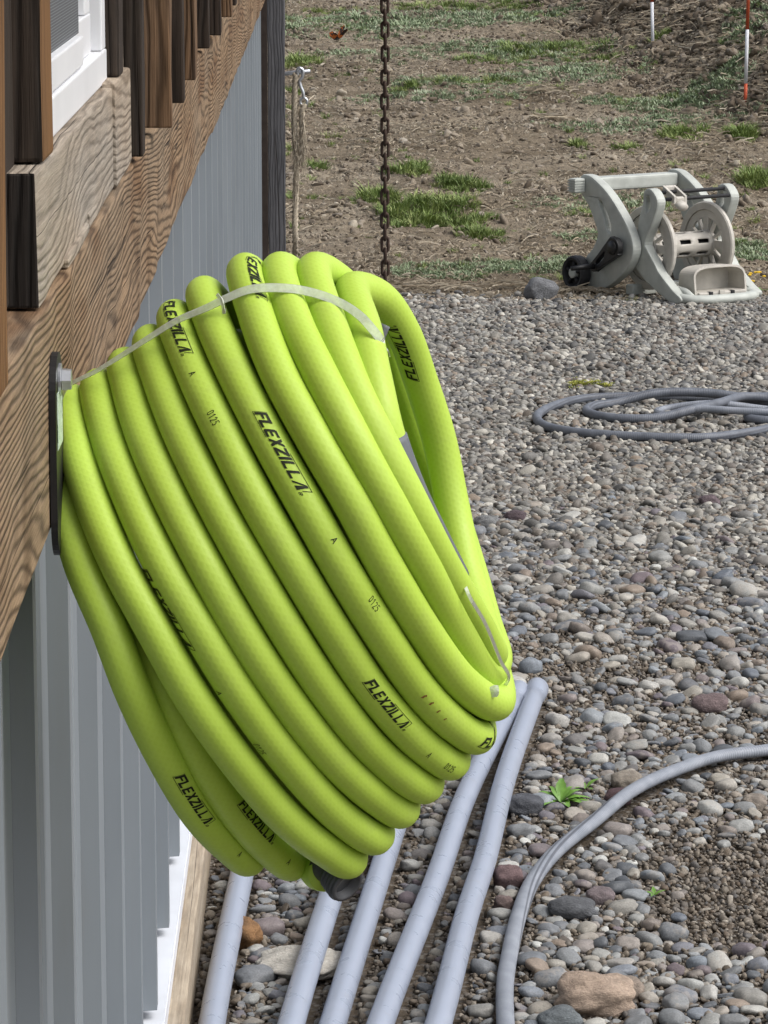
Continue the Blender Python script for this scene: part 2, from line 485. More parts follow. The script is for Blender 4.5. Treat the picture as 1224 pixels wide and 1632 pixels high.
# gravel yard: fine sheet close by, one big sheet under everything to the horizon
gz = lambda x, y: .006 * mnoise.noise((x * 5, y * 5, 0)) + .004 * mnoise.noise((x * 16, y * 16, 3)) - .004
gravel = put('gravel_ground', grid_mesh(np.linspace(-.5, 3.2, 120), np.linspace(2.2, 11.75, 260), gz), M_soil)
tag(gravel, kind='structure')
fx = np.r_[np.linspace(-2.2, 4.2, 260)]; fy = np.r_[np.linspace(11.45, 24, 470)]
field = put('dirt_field', grid_mesh(fx, fy, lambda x, y: ground(x, y) - .03 * (1 - sm(11.45, 11.62 + edge_wob(x), y))), M_field)
tag(field, kind='structure')
ux = np.r_[np.linspace(-400, -6, 14), np.linspace(-5, 8, 40), np.linspace(9, 400, 14)]
uy = np.r_[np.linspace(-60, 2, 8), np.linspace(3, 40, 75), np.linspace(45, 600, 16)]
def under(x, y):
    z = hgt(x, y)
    inside = sm(-3.2, -2.2, x) * (1 - sm(4.2, 5.0, x)) * sm(1.4, 2.2, y) * (1 - sm(24, 25, y))
    return z - .02 - .12 * inside
terr = put('terrain', grid_mesh(ux, uy, under), M_field)
tag(terr, kind='structure')

# ------------------------------------------------------------------ the house wall
house = empty('house', (-.22, 5.5, 0))
tag(house, 'house wall of dark battens above weathered beam and blue grey metal siding', 'house')
WY0, WY1 = -.6, 11.5
put('wall_core', timber(-.50, -.232, WY0, WY1, 0, 2.7, 0), M_core, house)
# ribbed steel panels (three ribs each), bottom edge 0.13 above the gravel
RIB0, RIBS = 4.255, .3195
def panel_mesh(k0, n):
    prof = []
    for k in range(k0, k0 + n):
        y = RIB0 + k * RIBS
        prof += [(y - .003, -.2125), (y + .001, -.1965), (y + .026, -.1965), (y + .034, -.2125)]
        prof += [(y + .125, -.2125), (y + .129, -.2085), (y + .141, -.2085), (y + .145, -.2125)]
        prof += [(y + .205, -.2125), (y + .209, -.2085), (y + .221, -.2085), (y + .225, -.2125)]
    prof.append((RIB0 + (k0 + n) * RIBS - .0035, -.2125))
    V, F = [], []
    zs = (.13, .6, 1.06)
    for z in zs:
        for y, x in prof: V.append((x, y, z))
    m = len(prof)
    for j in range(2):
        for i in range(m - 1): F.append((j * m + i, j * m + i + 1, (j + 1) * m + i + 1, (j + 1) * m + i))
    base = len(V)                                   # folded bottom edge gives the sheet its thickness
    for y, x in prof: V.append((x - .0012, y, .13))
    for i in range(m - 1): F.append((i, base + i, base + i + 1, i + 1))
    return mesh(V, F)
for k0 in range(-12, 24, 3):
    n = 3 if RIB0 + (k0 + 3) * RIBS < WY1 else max(1, int((WY1 - RIB0) / RIBS) - k0)
    put('metal_panel', panel_mesh(k0, n), M_metal, house)
# base flashing (ledge and drip), skirt board, beam
bm = bmesh.new(); box_bm(bm, -.2300, -.1895, WY0, WY1, .112, .118); box_bm(bm, -.1915, -.1885, WY0, WY1, .088, .1121)
put('base_flashing', bm_mesh(bm), M_flash, house)
for a, b in ((WY0, 2.9), (2.905, 6.55), (6.555, WY1)):
    put('skirt_board', timber(-.231, -.1700, a, b, -.05, .0865, .003, 12, .002, a), M_skirt, house)
put('timber_beam', timber(-.231, -.1750, .2, 5.515, 1.012, 1.158, .004, 60, .0035, 1), M_beam, house)
put('timber_beam', timber(-.231, -.1735, 5.521, WY1 - .05, 1.010, 1.160, .004, 50, .003, 2), M_beam, house)
put('beam_shim', timber(-.20, -.1762, 2.44, 2.66, 1.1585, 1.166, .0025, 6, .003, 4), M_sillw, house)
put('beam_shim', timber(-.20, -.1780, 2.70, 2.97, 1.1585, 1.170, .0025, 6, .003, 5), M_sillw, house)
# sill board below the window (two lengths)
def dark_end(me, m0, m1):
    me.materials.append(m0); me.materials.append(m1)
    for p in me.polygons:
        if p.normal.y < -.6: p.material_index = 1
    return me
M_end = wood('black stained end grain', (.010, .009, .008), (.032, .026, .022), (.04, .034, .030), 'Z', .005, .8, .4, .03)
put('sill_board', dark_end(timber(-.231, -.1792, 2.213, 3.022, 1.1600, 1.243, .0018, 16, .0022, 6), M_sillw, M_end), None, house)
put('sill_board', timber(-.231, -.1765, 3.026, 3.270, 1.1600, 1.246, .003, 6, .0022, 7), M_sillw, house)
# board siding behind the battens, and the battens
for i, (a, b) in enumerate(((WY0, 1.0), (1.004, 2.27), (3.20, 4.6), (4.604, 6.2), (6.204, 8.1), (8.104, WY1))):
    put('siding_board', timber(-.231, -.197, a, b, 1.1605, 2.65, .002, 4, .001, i), M_dark, house)
put('siding_board', timber(-.231, -.205, 2.274, 3.196, 2.2, 2.65, .002, 4, .001, 9), M_dark, house)
BAT = [(.75, .04, -.170, 1.160, M_dark), (1.30, .04, -.172, 1.161, M_dark), (1.84, .045, -.1680, 1.160, M_orange), (3.288, .040, -.1670, 1.163, M_dark), (3.590, .028, -.1540, 1.166, M_brown), (3.72, .05, -.1610, 1.178, M_brown),
       (3.975, .045, -.1570, 1.164, M_dark), (4.382, .055, -.1580, 1.164, M_brown), (4.74, .05, -.1700, 1.164, M_brown), (5.083, .05, -.1640, 1.164, M_dark), (5.448, .06, -.1590, 1.164, M_dark), (6.048, .06, -.157, 1.164, M_brown),
       (6.50, .06, -.160, 1.164, M_dark), (6.95, .06, -.158, 1.164, M_dark), (7.4, .06, -.160, 1.164, M_brown), (7.9, .06, -.158, 1.164, M_dark), (8.4, .06, -.160, 1.164, M_dark), (8.9, .06, -.158, 1.164, M_brown), (9.5, .06, -.158, 1.164, M_dark), (10.1, .06, -.158, 1.164, M_dark), (10.8, .06, -.158, 1.164, M_brown)]
for i, (y, w, x, z, m) in enumerate(BAT):
    put('batten', timber(-.1968, x, y, y + w, z, 2.64, .002, 24, .0022, 20 + i), m, house)
def two_face(me, m0, m1):
    me.materials.append(m0); me.materials.append(m1)
    for p in me.polygons:
        if p.normal.x > .6: p.material_index = 1
    return me
put('window_trim', two_face(timber(-.231, -.1785, 2.271, 2.352, 1.2445, 2.64, .003, 24, .002, 51), M_dark, M_orange), None, house)
put('window_trim', timber(-.231, -.1765, 3.100, 3.150, 1.2475, 2.64, .003, 24, .002, 53), M_dark, house)
put('window_trim', timber(-.231, -.1800, 3.155, 3.195, 1.2475, 2.64, .003, 24, .002, 54), M_sillw, house)
# window in its opening
def wbox(name, b, m, par, bev=.0015):
    return put(name, timber(*b, bev), m, par)
win = wbox('window', (-.231, -.1880, 2.354, 3.098, 1.2445, 1.2720), M_white, house)     # bottom rail with drip lip
tag(win, label='white vinyl window with dark insect screen')
wbox('window_frame', (-.231, -.1890, 3.050, 3.0975, 1.2725, 2.19), M_white, win)
wbox('window_frame', (-.231, -.1890, 2.3545, 2.395, 1.2725, 2.19), M_white, win)
wbox('window_frame', (-.231, -.1890, 2.3545, 3.0975, 2.1905, 2.199), M_white, win)
wbox('sash_frame', (-.230, -.1960, 2.396, 3.012, 1.2730, 1.3060), M_white, win)
wbox('sash_frame', (-.230, -.1965, 2.955, 3.011, 1.3065, 2.18), M_white, win)
wbox('sash_frame', (-.230, -.1900, 2.396, 2.83, 1.2735, 1.2965), M_white, win)
wbox('insect_screen', (-.2005, -.1955, 2.396, 2.86, 1.2972, 2.18), M_screen, win, 0)
def m_glass():
    t = NT('window glass'); t.base((.03, .035, .04), .05, .6); t.b.inputs['Transmission Weight'].default_value = .3; return t.m
wbox('pane', (-.2150, -.2100, 2.861, 2.954, 1.3065, 2.18), m_glass(), win, 0)
for y, z in ((2.44, .62), (2.75, .62), (3.40, .30), (3.40, .84), (4.68, .55), (5.64, .84)):
    V, F = lathe([(.0001, .0045), (.0035, .0042), (.0042, .0025), (.0042, .0008), (.0068, .0006), (.0068, 0)], 10)
    Mx = axis_matrix((-.2124, y, z), (1, 0, 0)); put('screw', mesh([Mx @ Vector(v) for v in V], F), M_zinc, house)
# corner post and its bolt
put('corner_post', timber(-.1855, -.1300, 11.503, 11.59, -.05, 2.64, .003, 40, .002, 61), M_postw, house)
put('corner_trim', timber(-.232, -.1860, 11.503, 11.545, .02, 2.64, .002, 10, .001, 62), M_core, house)
def cyl(a, b, r, nseg=14, taper=1):
    a, b = np.array(a, float), np.array(b, float)
    return tube([a, a + (b - a) * .02, b - (b - a) * .02, b], [r * .8, r, r * taper, r * taper * .8], nseg)
put('bolt', cyl((-.140, 11.53, .733), (-.0486, 11.53, .7418), .0070), M_zinc, house)
# assumed roof overhang, unseen; added to shade the wall and hold the chain
put('unseen_eave', timber(-.50, .16, WY0, 11.8, 2.66, 2.76, .004), M_core, house)

# ------------------------------------------------------------------ the coiled green hose
HOSE_R = .0121
COIL = np.array([
    (0.0835, 2.3710, 0.9556), (0.0668, 2.2961, 0.9982), (0.0489, 2.2481, 1.0422), (0.0375, 2.2362, 1.0766), (0.0302, 2.2553, 1.1079),
    (0.0247, 2.2978, 1.1324), (0.0184, 2.3710, 1.1517), (0.0364, 2.4010, 1.1417), (0.0527, 2.4278, 1.1150), (0.0658, 2.4507, 1.0769),
    (0.0785, 2.4615, 1.0354), (0.0872, 2.4557, 0.9920), (0.0956, 2.4319, 0.9520), (0.1051, 2.3940, 0.9202), (0.1104, 2.3580, 0.9063),
    (0.0972, 2.3088, 0.9387), (0.0738, 2.2569, 0.9872), (0.0524, 2.2275, 1.0337), (0.0322, 2.2256, 1.0743), (0.0142, 2.2504, 1.1107),
    (0.0007, 2.2936, 1.1412), (-0.0079, 2.3580, 1.1659), (0.0076, 2.3962, 1.1542), (0.0275, 2.4374, 1.1268), (0.0482, 2.4809, 1.0769),
    (0.0663, 2.4996, 1.0292), (0.0859, 2.4937, 0.9851), (0.0991, 2.4646, 0.9455), (0.1088, 2.4198, 0.9146), (0.1143, 2.3778, 0.8974),
    (0.1062, 2.3490, 0.8945), (0.0830, 2.2850, 0.9397), (0.0608, 2.2389, 0.9909), (0.0387, 2.2162, 1.0358), (0.0171, 2.2182, 1.0756),
    (-0.0037, 2.2444, 1.1116), (-0.0211, 2.2875, 1.1421), (-0.0310, 2.3490, 1.1670), (-0.0218, 2.3772, 1.1599), (0.0146, 2.4500, 1.1208),
    (0.0414, 2.4973, 1.0700), (0.0592, 2.5175, 1.0172), (0.0770, 2.5095, 0.9685), (0.0967, 2.4684, 0.9222), (0.1133, 2.4014, 0.8876),
    (0.1138, 2.3450, 0.8745), (0.0886, 2.2978, 0.9000), (0.0608, 2.2507, 0.9473), (0.0364, 2.2203, 0.9947), (0.0154, 2.2100, 1.0370),
    (-0.0074, 2.2196, 1.0754), (-0.0292, 2.2486, 1.1110), (-0.0454, 2.2941, 1.1453), (-0.0532, 2.3450, 1.1675), (-0.0236, 2.4136, 1.1190),
    (0.0044, 2.4516, 1.0705), (0.0305, 2.4708, 1.0220), (0.0539, 2.4708, 0.9746), (0.0740, 2.4516, 0.9293), (0.0907, 2.4136, 0.8872),
    (0.1020, 2.3450, 0.8520), (0.0838, 2.3101, 0.8689), (0.0594, 2.2711, 0.9026), (0.0322, 2.2328, 0.9513), (0.0078, 2.2128, 0.9963),
    (-0.0142, 2.2119, 1.0367), (-0.0363, 2.2293, 1.0739), (-0.0571, 2.2639, 1.1089), (-0.0743, 2.3105, 1.1392), (-0.0802, 2.3450, 1.1522),
    (-0.0499, 2.4136, 1.1029), (-0.0210, 2.4516, 1.0538), (0.0064, 2.4708, 1.0048), (0.0312, 2.4708, 0.9570), (0.0530, 2.4516, 0.9114),
    (0.0714, 2.4136, 0.8692), (0.0847, 2.3450, 0.8341), (0.0623, 2.3030, 0.8571), (0.0293, 2.2533, 0.9053), (0.0026, 2.2220, 0.9538),
    (-0.0211, 2.2102, 0.9969), (-0.0435, 2.2170, 1.0359), (-0.0640, 2.2411, 1.0720), (-0.0838, 2.2816, 1.1063), (-0.0998, 2.3450, 1.1368),
    (-0.0698, 2.4136, 1.0869), (-0.0409, 2.4516, 1.0374), (-0.0134, 2.4708, 0.9881), (0.0117, 2.4708, 0.9402), (0.0339, 2.4516, 0.8945),
    (0.0529, 2.4136, 0.8524), (0.0669, 2.3450, 0.8176), (0.0317, 2.2831, 0.8571), (-0.0008, 2.2379, 0.9091), (-0.0265, 2.2146, 0.9555),
    (-0.0491, 2.2108, 0.9968), (-0.0710, 2.2252, 1.0345), (-0.0912, 2.2563, 1.0696), (-0.1077, 2.3005, 1.1016), (-0.1157, 2.3450, 1.1202),
    (-0.0862, 2.4136, 1.0697), (-0.0576, 2.4516, 1.0199), (-0.0303, 2.4708, 0.9704), (-0.0051, 2.4708, 0.9224), (0.0172, 2.4516, 0.8768),
    (0.0363, 2.4136, 0.8349), (0.0508, 2.3450, 0.8006), (0.0316, 2.3077, 0.8203), (0.0016, 2.2630, 0.8603), (-0.0300, 2.2256, 0.9121),
    (-0.0550, 2.2107, 0.9564), (-0.0769, 2.2146, 0.9962), (-0.0976, 2.2357, 1.0326), (-0.1165, 2.2723, 1.0670), (-0.1290, 2.3164, 1.0951),
    (-0.1325, 2.3450, 1.1051), (-0.1035, 2.4136, 1.0538), (-0.0753, 2.4516, 1.0032), (-0.0482, 2.4708, 0.9532), (-0.0232, 2.4708, 0.9046),
    (-0.0008, 2.4516, 0.8587), (0.0185, 2.4136, 0.8165), (0.0334, 2.3450, 0.7822), (0.0069, 2.2964, 0.8110), (-0.0289, 2.2449, 0.8659),
    (-0.0574, 2.2174, 0.9141), (-0.0811, 2.2101, 0.9567), (-0.1041, 2.2208, 0.9950), (-0.1237, 2.2475, 1.0305), (-0.1409, 2.2889, 1.0644),
    (-0.1505, 2.3450, 1.0909), (-0.1221, 2.4136, 1.0388), (-0.0942, 2.4516, 0.9877), (-0.0673, 2.4708, 0.9371), (-0.0423, 2.4708, 0.8882),
    (-0.0199, 2.4516, 0.8420), (-0.0003, 2.4136, 0.7998), (0.0151, 2.3450, 0.7655), (-0.0019, 2.3115, 0.7830), (-0.0286, 2.2723, 0.8165),
    (-0.0617, 2.2313, 0.8695), (-0.0883, 2.2124, 0.9154), (-0.1101, 2.2119, 0.9564), (-0.1319, 2.2279, 0.9937), (-0.1500, 2.2584, 1.0286),
    (-0.1642, 2.3027, 1.0622), (-0.1685, 2.3450, 1.0805), (-0.1479, 2.4150, 1.0296), (-0.1278, 2.4545, 0.9798), (-0.1087, 2.4751, 0.9307),
    (-0.0913, 2.4765, 0.8833), (-0.0760, 2.4588, 0.8386), (-0.0631, 2.4221, 0.7977), (-0.0533, 2.3550, 0.7647), (-0.0672, 2.3196, 0.7841),
    (-0.0853, 2.2825, 0.8161), (-0.1065, 2.2420, 0.8669), (-0.1239, 2.2221, 0.9133), (-0.1385, 2.2228, 0.9541), (-0.1560, 2.2434, 0.9906),
    (-0.1686, 2.2814, 1.0245), (-0.1741, 2.3103, 1.0422), (-0.1725, 2.3550, 1.0578), (-0.1472, 2.4258, 1.0085), (-0.1223, 2.4662, 0.9605),
    (-0.0982, 2.4877, 0.9135), (-0.0759, 2.4900, 0.8683), (-0.0558, 2.4731, 0.8258), (-0.0383, 2.4373, 0.7872), (-0.0244, 2.3710, 0.7564),
    (-0.0421, 2.3278, 0.7817), (-0.0615, 2.2896, 0.8162), (-0.0838, 2.2529, 0.8641), (-0.1053, 2.2361, 0.9140), (-0.1284, 2.2513, 0.9643),
    (-0.1529, 2.2979, 1.0048), (-0.1664, 2.3710, 1.0360), (-0.1397, 2.4401, 0.9882), (-0.1133, 2.4788, 0.9421), (-0.0880, 2.4985, 0.8973),
    (-0.0645, 2.4991, 0.8544), (-0.0435, 2.4805, 0.8144), (-0.0251, 2.4430, 0.7784), (-0.0072, 2.3650, 0.7518), (-0.0020, 2.3530, 0.7531),
])
HC = catmull(COIL, 10)
HS = np.r_[0, np.cumsum(np.linalg.norm(np.diff(HC, axis=0), axis=1))]
HT = np.gradient(HC, axis=0); HT /= np.linalg.norm(HT, axis=1)[:, None]
FRONT = np.array([0, -1.0, 0])
HN = FRONT - HT * (HT @ FRONT)[:, None]; HN /= np.linalg.norm(HN, axis=1)[:, None]
HB = np.cross(HT, HN)
def hose_at(s, phi, r=HOSE_R):
    """a point on the hose skin: metres along it, angle round it, radius"""
    c = np.array([np.interp(s, HS, HC[:, k]) for k in range(3)])
    n = np.array([np.interp(s, HS, HN[:, k]) for k in range(3)]); n /= np.linalg.norm(n)
    b = np.array([np.interp(s, HS, HB[:, k]) for k in range(3)]); b /= np.linalg.norm(b)
    return c + r * (math.cos(phi) * n + math.sin(phi) * b)

coil = empty('garden_hose', (-.02, 2.33, .75))
tag(coil, 'thick lime green hose coiled and strapped, hanging on the wall bracket', 'hose')
rr = HOSE_R * (1 + .006 * np.sin(HS * 23) + .005 * np.sin(HS * 61 + 1))
hose = put('hose_coil', tube(HC, rr, 28), M_hose, coil)

# a second layer of turns inside the first
ax0, ax1 = np.array([-.025, 2.345, .91]), np.array([.085, 2.345, 1.03])
axd = (ax1 - ax0) / np.linalg.norm(ax1 - ax0)
inner = COIL[46:160] ; foot = ax0 + ((inner - ax0) @ axd)[:, None] * axd
put('inner_coil', tube(catmull(foot + (inner - foot) * .80 + axd * .012, 6), HOSE_R * .98, 14), M_hose, coil)

def skin_quads(quads, s0, phi0, scale, r, ysc=1.0):
    """flat print wrapped on the hose: quads in letter units; x runs down the hose, y round it"""
    V, F = [], []
    for q in quads:
        q = np.array(q, float)
        lx = max(np.linalg.norm(q[1] - q[0]), np.linalg.norm(q[2] - q[3])) * scale
        ly = max(np.linalg.norm(q[3] - q[0]), np.linalg.norm(q[2] - q[1])) * scale
        nx, ny = max(1, int(lx / .0016)), max(1, int(ly / .0010))
        b = len(V)
        for j in range(ny + 1):
            for i in range(nx + 1):
                u, v = i / nx, j / ny
                p = (q[0] * (1 - u) + q[1] * u) * (1 - v) + (q[3] * (1 - u) + q[2] * u) * v
                V.append(hose_at(s0 - p[0] * scale, phi0 + p[1] * scale * ysc / HOSE_R, r))
        for j in range(ny):
            for i in range(nx):
                F.append((b + j * (nx + 1) + i, b + j * (nx + 1) + i + 1, b + (j + 1) * (nx + 1) + i + 1, b + (j + 1) * (nx + 1) + i))
    return mesh(V, F, True)

def rect(x0, x1, y0, y1): return [(x0, y0), (x1, y0), (x1, y1), (x0, y1)]
def letters():
    """heavy slanted capitals with a thin outline tail, letter height 1, widths about .62"""
    g = {
        'F': [rect(0, .18, 0, 1), rect(.18, .62, .78, 1), rect(.18, .5, .40, .58)],
        'L': [rect(0, .18, .0, 1), rect(.18, .55, 0, .2)],
        'E': [rect(0, .18, .08, .92), rect(.05, .58, .8, 1), rect(.18, .5, .41, .58), rect(.05, .58, 0, .2)],
        'X': [[(0, 0), (.2, 0), (.62, 1), (.42, 1)], [(.42, 0), (.62, 0), (.2, 1), (0, 1)]],
        'Z': [rect(0, .6, .8, 1), rect(0, .6, 0, .2), [(0, .2), (.24, .2), (.6, .8), (.36, .8)]],
        'I': [rect(0, .19, 0, 1)],
        'A': [[(0, 0), (.13, 0), (.46, 1), (.34, 1)], [(.36, 0), (.66, 0), (.5, 1), (.38, 1)]],
    }
    Q = []; x = 0
    for ch in 'FLEXZILLA':
        for q in g[ch]: Q.append([(a + x, b) for a, b in q])
        x += {'I': .29, 'A': .72, 'X': .68, 'F': .62}.get(ch, .67)
    Q.append(rect(-.06, 1.9, -.13, -.08)); Q.append(rect(-.06, -.02, -.1, 1.02)); Q.append(rect(3.0, x + .05, 1.08, 1.13)); Q.append(rect(x + .0, x + .05, .35, 1.1))
    x += .1
    Q += [rect(x, x + .05, -.02, .25), rect(x + .05, x + .17, .2, .25), rect(x + .05, x + .17, .09, .13), rect(x + .15, x + .2, .1, .25), [(x + .09, .1), (x + .13, .1), (x + .2, -.02), (x + .15, -.02)]]
    sh = .40
    Q = [[(a + (b - .5) * sh, b - .5) for a, b in q] for q in Q]
    w = x + .2
    return [[(a - w / 2, b) for a, b in q] for q in Q], w
LOGO, LW = letters()
def stroke(pts, w):
    out = []
    for (x0, y0), (x1, y1) in zip(pts, pts[1:]):
        d = math.hypot(x1 - x0, y1 - y0) or 1; nx, ny = -(y1 - y0) / d * w / 2, (x1 - x0) / d * w / 2
        ex, ey = (x1 - x0) / d * w * .4, (y1 - y0) / d * w * .4
        out.append([(x0 - nx - ex, y0 - ny - ey), (x1 - nx + ex, y1 - ny + ey), (x1 + nx + ex, y1 + ny + ey), (x0 + nx - ex, y0 + ny - ey)])
    return out
MARK_A = stroke([(-.32, -.5), (0, .5), (.32, -.5)], .14) + stroke([(-.2, -.15), (.2, -.15)], .12)
def digits():
    D = {'0': [(.1, .15), (.1, .85), (.25, 1), (.4, .85), (.4, .15), (.25, 0), (.1, .15)], '1': [(.1, .75), (.28, 1), (.28, 0)],
         '2': [(.08, .8), (.22, 1), (.4, .85), (.38, .6), (.08, 0), (.44, 0)], '5': [(.42, 1), (.12, 1), (.1, .55), (.3, .6), (.42, .35), (.3, .02), (.08, .08)]}
    Q = []
    for i, ch in enumerate('0125'): Q += stroke([(a + i * .58 - 1.13, b - .5) for a, b in D[ch]], .1)
    return Q
MARK_N = digits()
R_INK = HOSE_R * 1.013 + .00012
LS = .058 / LW
for s, ph in ((3.738, 22), (4.493, 18), (9.187, 25), (10.051, 48), (7.468, -62), (4.805, 8), (2.946, 40), (.442, 24), (3.427, 20)):
    put('printed_lettering', skin_quads(LOGO, s, rad(ph), LS, R_INK, .74), M_ink, hose)
for s, ph in ((4.759, 2), (3.679, 30), (4.427, 3), (9.109, 22), (9.992, 27), (7.408, -50)):
    put('printed_letter', skin_quads(MARK_A, s, rad(ph), .0040, R_INK), M_ink, hose)
for s, ph in ((4.721, 2), (3.630, 38), (4.399, 8), (9.946, 20), (7.358, -45)):
    put('printed_number', skin_quads(MARK_N, s, rad(ph), .0048, R_INK), M_ink, hose)
rs = random.Random(5)
for k, (s, ph) in enumerate(((3.542, 6), (3.532, 9), (3.521, 9), (3.510, 7))):
    a = .0022 - .0003 * k
    put('scuff_mark', skin_quads([[(-.5, -.9), (.5, -.5), (.3, .7), (-.4, .4)], [(-.1, .2), (.9, .5), (.6, 1.0), (0, .9)]], s, rad(ph), a, R_INK), M_smear, hose)
# upper hose end: strain relief sleeve on the first 24 cm hidden in the coil
k1 = int(np.searchsorted(HS, .192))
put('hose_end_sleeve', tube(HC[:k1], HOSE_R * 1.07, 28), M_grip2, coil)
# lower hose end: flared swivel grip with ridges, open mouth
E0 = Vector(HC[-1]) + Vector((-.001, .004, .0060)); E1 = E0 + Vector((.0215, -.024, -.0130))
ax = (E1 - E0).normalized()
prof = [(.0095, -.004), (.0120, -.004), (.0128, .004), (.0122, .010)]
for i in range(4): prof += [(.0126 + .0008 * i, .0125 + .0042 * i), (.0140 + .0008 * i, .0133 + .0042 * i), (.0140 + .0008 * i, .0158 + .0042 * i), (.0126 + .0008 * i, .0164 + .0042 * i)]
prof += [(.0158, .0295), (.0150, .0320), (.0118, .0320), (.0112, .0200), (.0100, .0195), (.0095, .010)]
V, F = lathe([(a * .84, b * .84) for a, b in prof], 32, True)
Mx = axis_matrix(E0, ax)
put('swivel_grip', mesh([Mx @ Vector(v) for v in V], F, True), M_grip, coil)
put('inner_coupling', tube([E0 + ax * .004, E0 + ax * .020], .0095, 24), M_zinc, coil)

# clear straps that hold the coil together
def ribbon(P, w, nrm, th=.0007):
    P = catmull(P, 8); n = len(P); T = np.gradient(P, axis=0); T /= np.linalg.norm(T, axis=1)[:, None]
    N = np.array([np.array(nrm[0]) * (1 - i / (n - 1)) + np.array(nrm[1]) * i / (n - 1) for i in range(n)])
    N -= T * np.sum(N * T, axis=1)[:, None]; N /= np.linalg.norm(N, axis=1)[:, None]
    B = np.cross(T, N); V, F = [], []
    for i in range(n):
        ww = w if np.isscalar(w) else np.interp(i / (n - 1), [a for a, _ in w], [b for _, b in w])
        for a, b in ((-1, 0), (1, 0), (1, 1), (-1, 1)): V.append(P[i] + B[i] * a * ww / 2 + N[i] * b * th)
    for i in range(n - 1):
        for j in range(4): F.append((i * 4 + j, i * 4 + (j + 1) % 4, i * 4 + 4 + (j + 1) % 4, i * 4 + 4 + j))
    F += [(0, 3, 2, 1), tuple((n - 1) * 4 + j for j in range(4))]
    return mesh(V, F)
ST = [(-.1738, 2.330, 1.068), (-.1740, 2.322, 1.0845), (-.1690, 2.318, 1.0945), (-.1498, 2.312, 1.1056), (-.1328, 2.308, 1.1165), (-.1165, 2.304, 1.1275), (-.0968, 2.300, 1.1400), (-.0773, 2.295, 1.1490), (-.0630, 2.293, 1.1560), (-.0499, 2.2930, 1.1610), (-.0297, 2.2945, 1.1620), (-.0096, 2.295, 1.1590), (.0092, 2.291, 1.1525), (.0215, 2.2815, 1.1455), (.0290, 2.2725, 1.1385), (.0355, 2.2730, 1.1300), (.0400, 2.290, 1.120)]
strap = empty('strap', (-.06, 2.30, 1.10))
tag(strap, 'translucent white plastic strap tied over the top of the green coil', 'strap')
put('band', ribbon(ST, [(0, .0026), (.2, .0032), (.45, .0052), (.6, .0064), (1, .0060)], ((-.1, -.75, .6), (.1, -.8, .55))), M_strap, strap)
tag(put('strap_tail', ribbon([(-.0700, 2.291, 1.1585), (-.0668, 2.2875, 1.1545), (-.0655, 2.287, 1.1470), (-.0650, 2.2865, 1.1500)], .0022, ((-.6, -.7, .2), (-.6, -.7, .2))), M_strap, strap))
strap2 = empty('strap', (.11, 2.31, .90))
tag(strap2, 'short clear strap knotted at the lower right end of the green coil', 'strap')
put('band', ribbon([(.0865, 2.272, .978), (.0911, 2.2600, .9672), (.1031, 2.2860, .9424), (.1152, 2.3245, .9085), (.1220, 2.3500, .8899), (.118, 2.352, .882), (.1115, 2.312, .891)], .0024, ((.4, -.9, .1), (.3, -.9, .1))), M_strap, strap2)
bm = bmesh.new(); bmesh.ops.create_icosphere(bm, subdivisions=2, radius=.0040)
for v in bm.verts: v.co = Vector((v.co.x * 1.1, v.co.y * .6, v.co.z)) * (1 + .35 * mnoise.noise(v.co * 400)) + Vector((.1105, 2.3085, .8915))
put('knot', bm_mesh(bm), M_strap, strap2)

# ------------------------------------------------------------------ hose bracket on the beam
hang = empty('hose_hanger', (-.17, 2.30, .98))
tag(hang, 'black steel hose bracket bolted to the weathered beam behind the coil', 'bracket')
bm = bmesh.new()
pl = []
for a in range(0, 181, 12): pl.append((2.257 + .030 * math.cos(rad(a)), 1.100 + .026 * math.sin(rad(a))))
for a in range(180, 361, 12): pl.append((2.257 + .030 * math.cos(rad(a)), 1.021 + .026 * math.sin(rad(a))))
fr = [bm.verts.new((-.1702, y, z)) for y, z in pl]; bk = [bm.verts.new((-.1745, y, z)) for y, z in pl]
bm.faces.new(fr); bm.faces.new(bk[::-1])
for i in range(len(pl)): j = (i + 1) % len(pl); bm.faces.new((fr[i], bk[i], bk[j], fr[j]))
put('wall_plate', bm_mesh(bm), M_black, hang)
put('sticker', timber(-.1701, -.1697, 2.236, 2.276, 1.066, 1.102, 0), M_label, hang)
put('saddle_arm', tube(catmull([(-.166, 2.335, 1.045), (-.10, 2.337, 1.070), (-.02, 2.340, 1.102), (.030, 2.352, 1.120), (.0365, 2.354, 1.131)], 6), .0105, 14, sq=(.5, 1.6), ref=(0, 0, 1)), M_grip2, hang)
put('saddle_arm', tube(catmull([(-.166, 2.300, .985), (-.10, 2.34, 1.02), (-.03, 2.36, 1.06)], 6), .008, 12), M_black, hang)
hb = bmesh.new(); bmesh.ops.create_cone(hb, cap_ends=True, segments=6, radius1=.0075, radius2=.0070, depth=.006, matrix=Matrix.Translation((-.1652, 2.257, 1.1085)) @ Matrix.Rotation(rad(90), 4, 'Y'))
bmesh.ops.create_cone(hb, cap_ends=True, segments=20, radius1=.0105, radius2=.0105, depth=.0016, matrix=Matrix.Translation((-.1693, 2.257, 1.1085)) @ Matrix.Rotation(rad(90), 4, 'Y'))
put('bolt', bm_mesh(hb), M_zinc, hang)

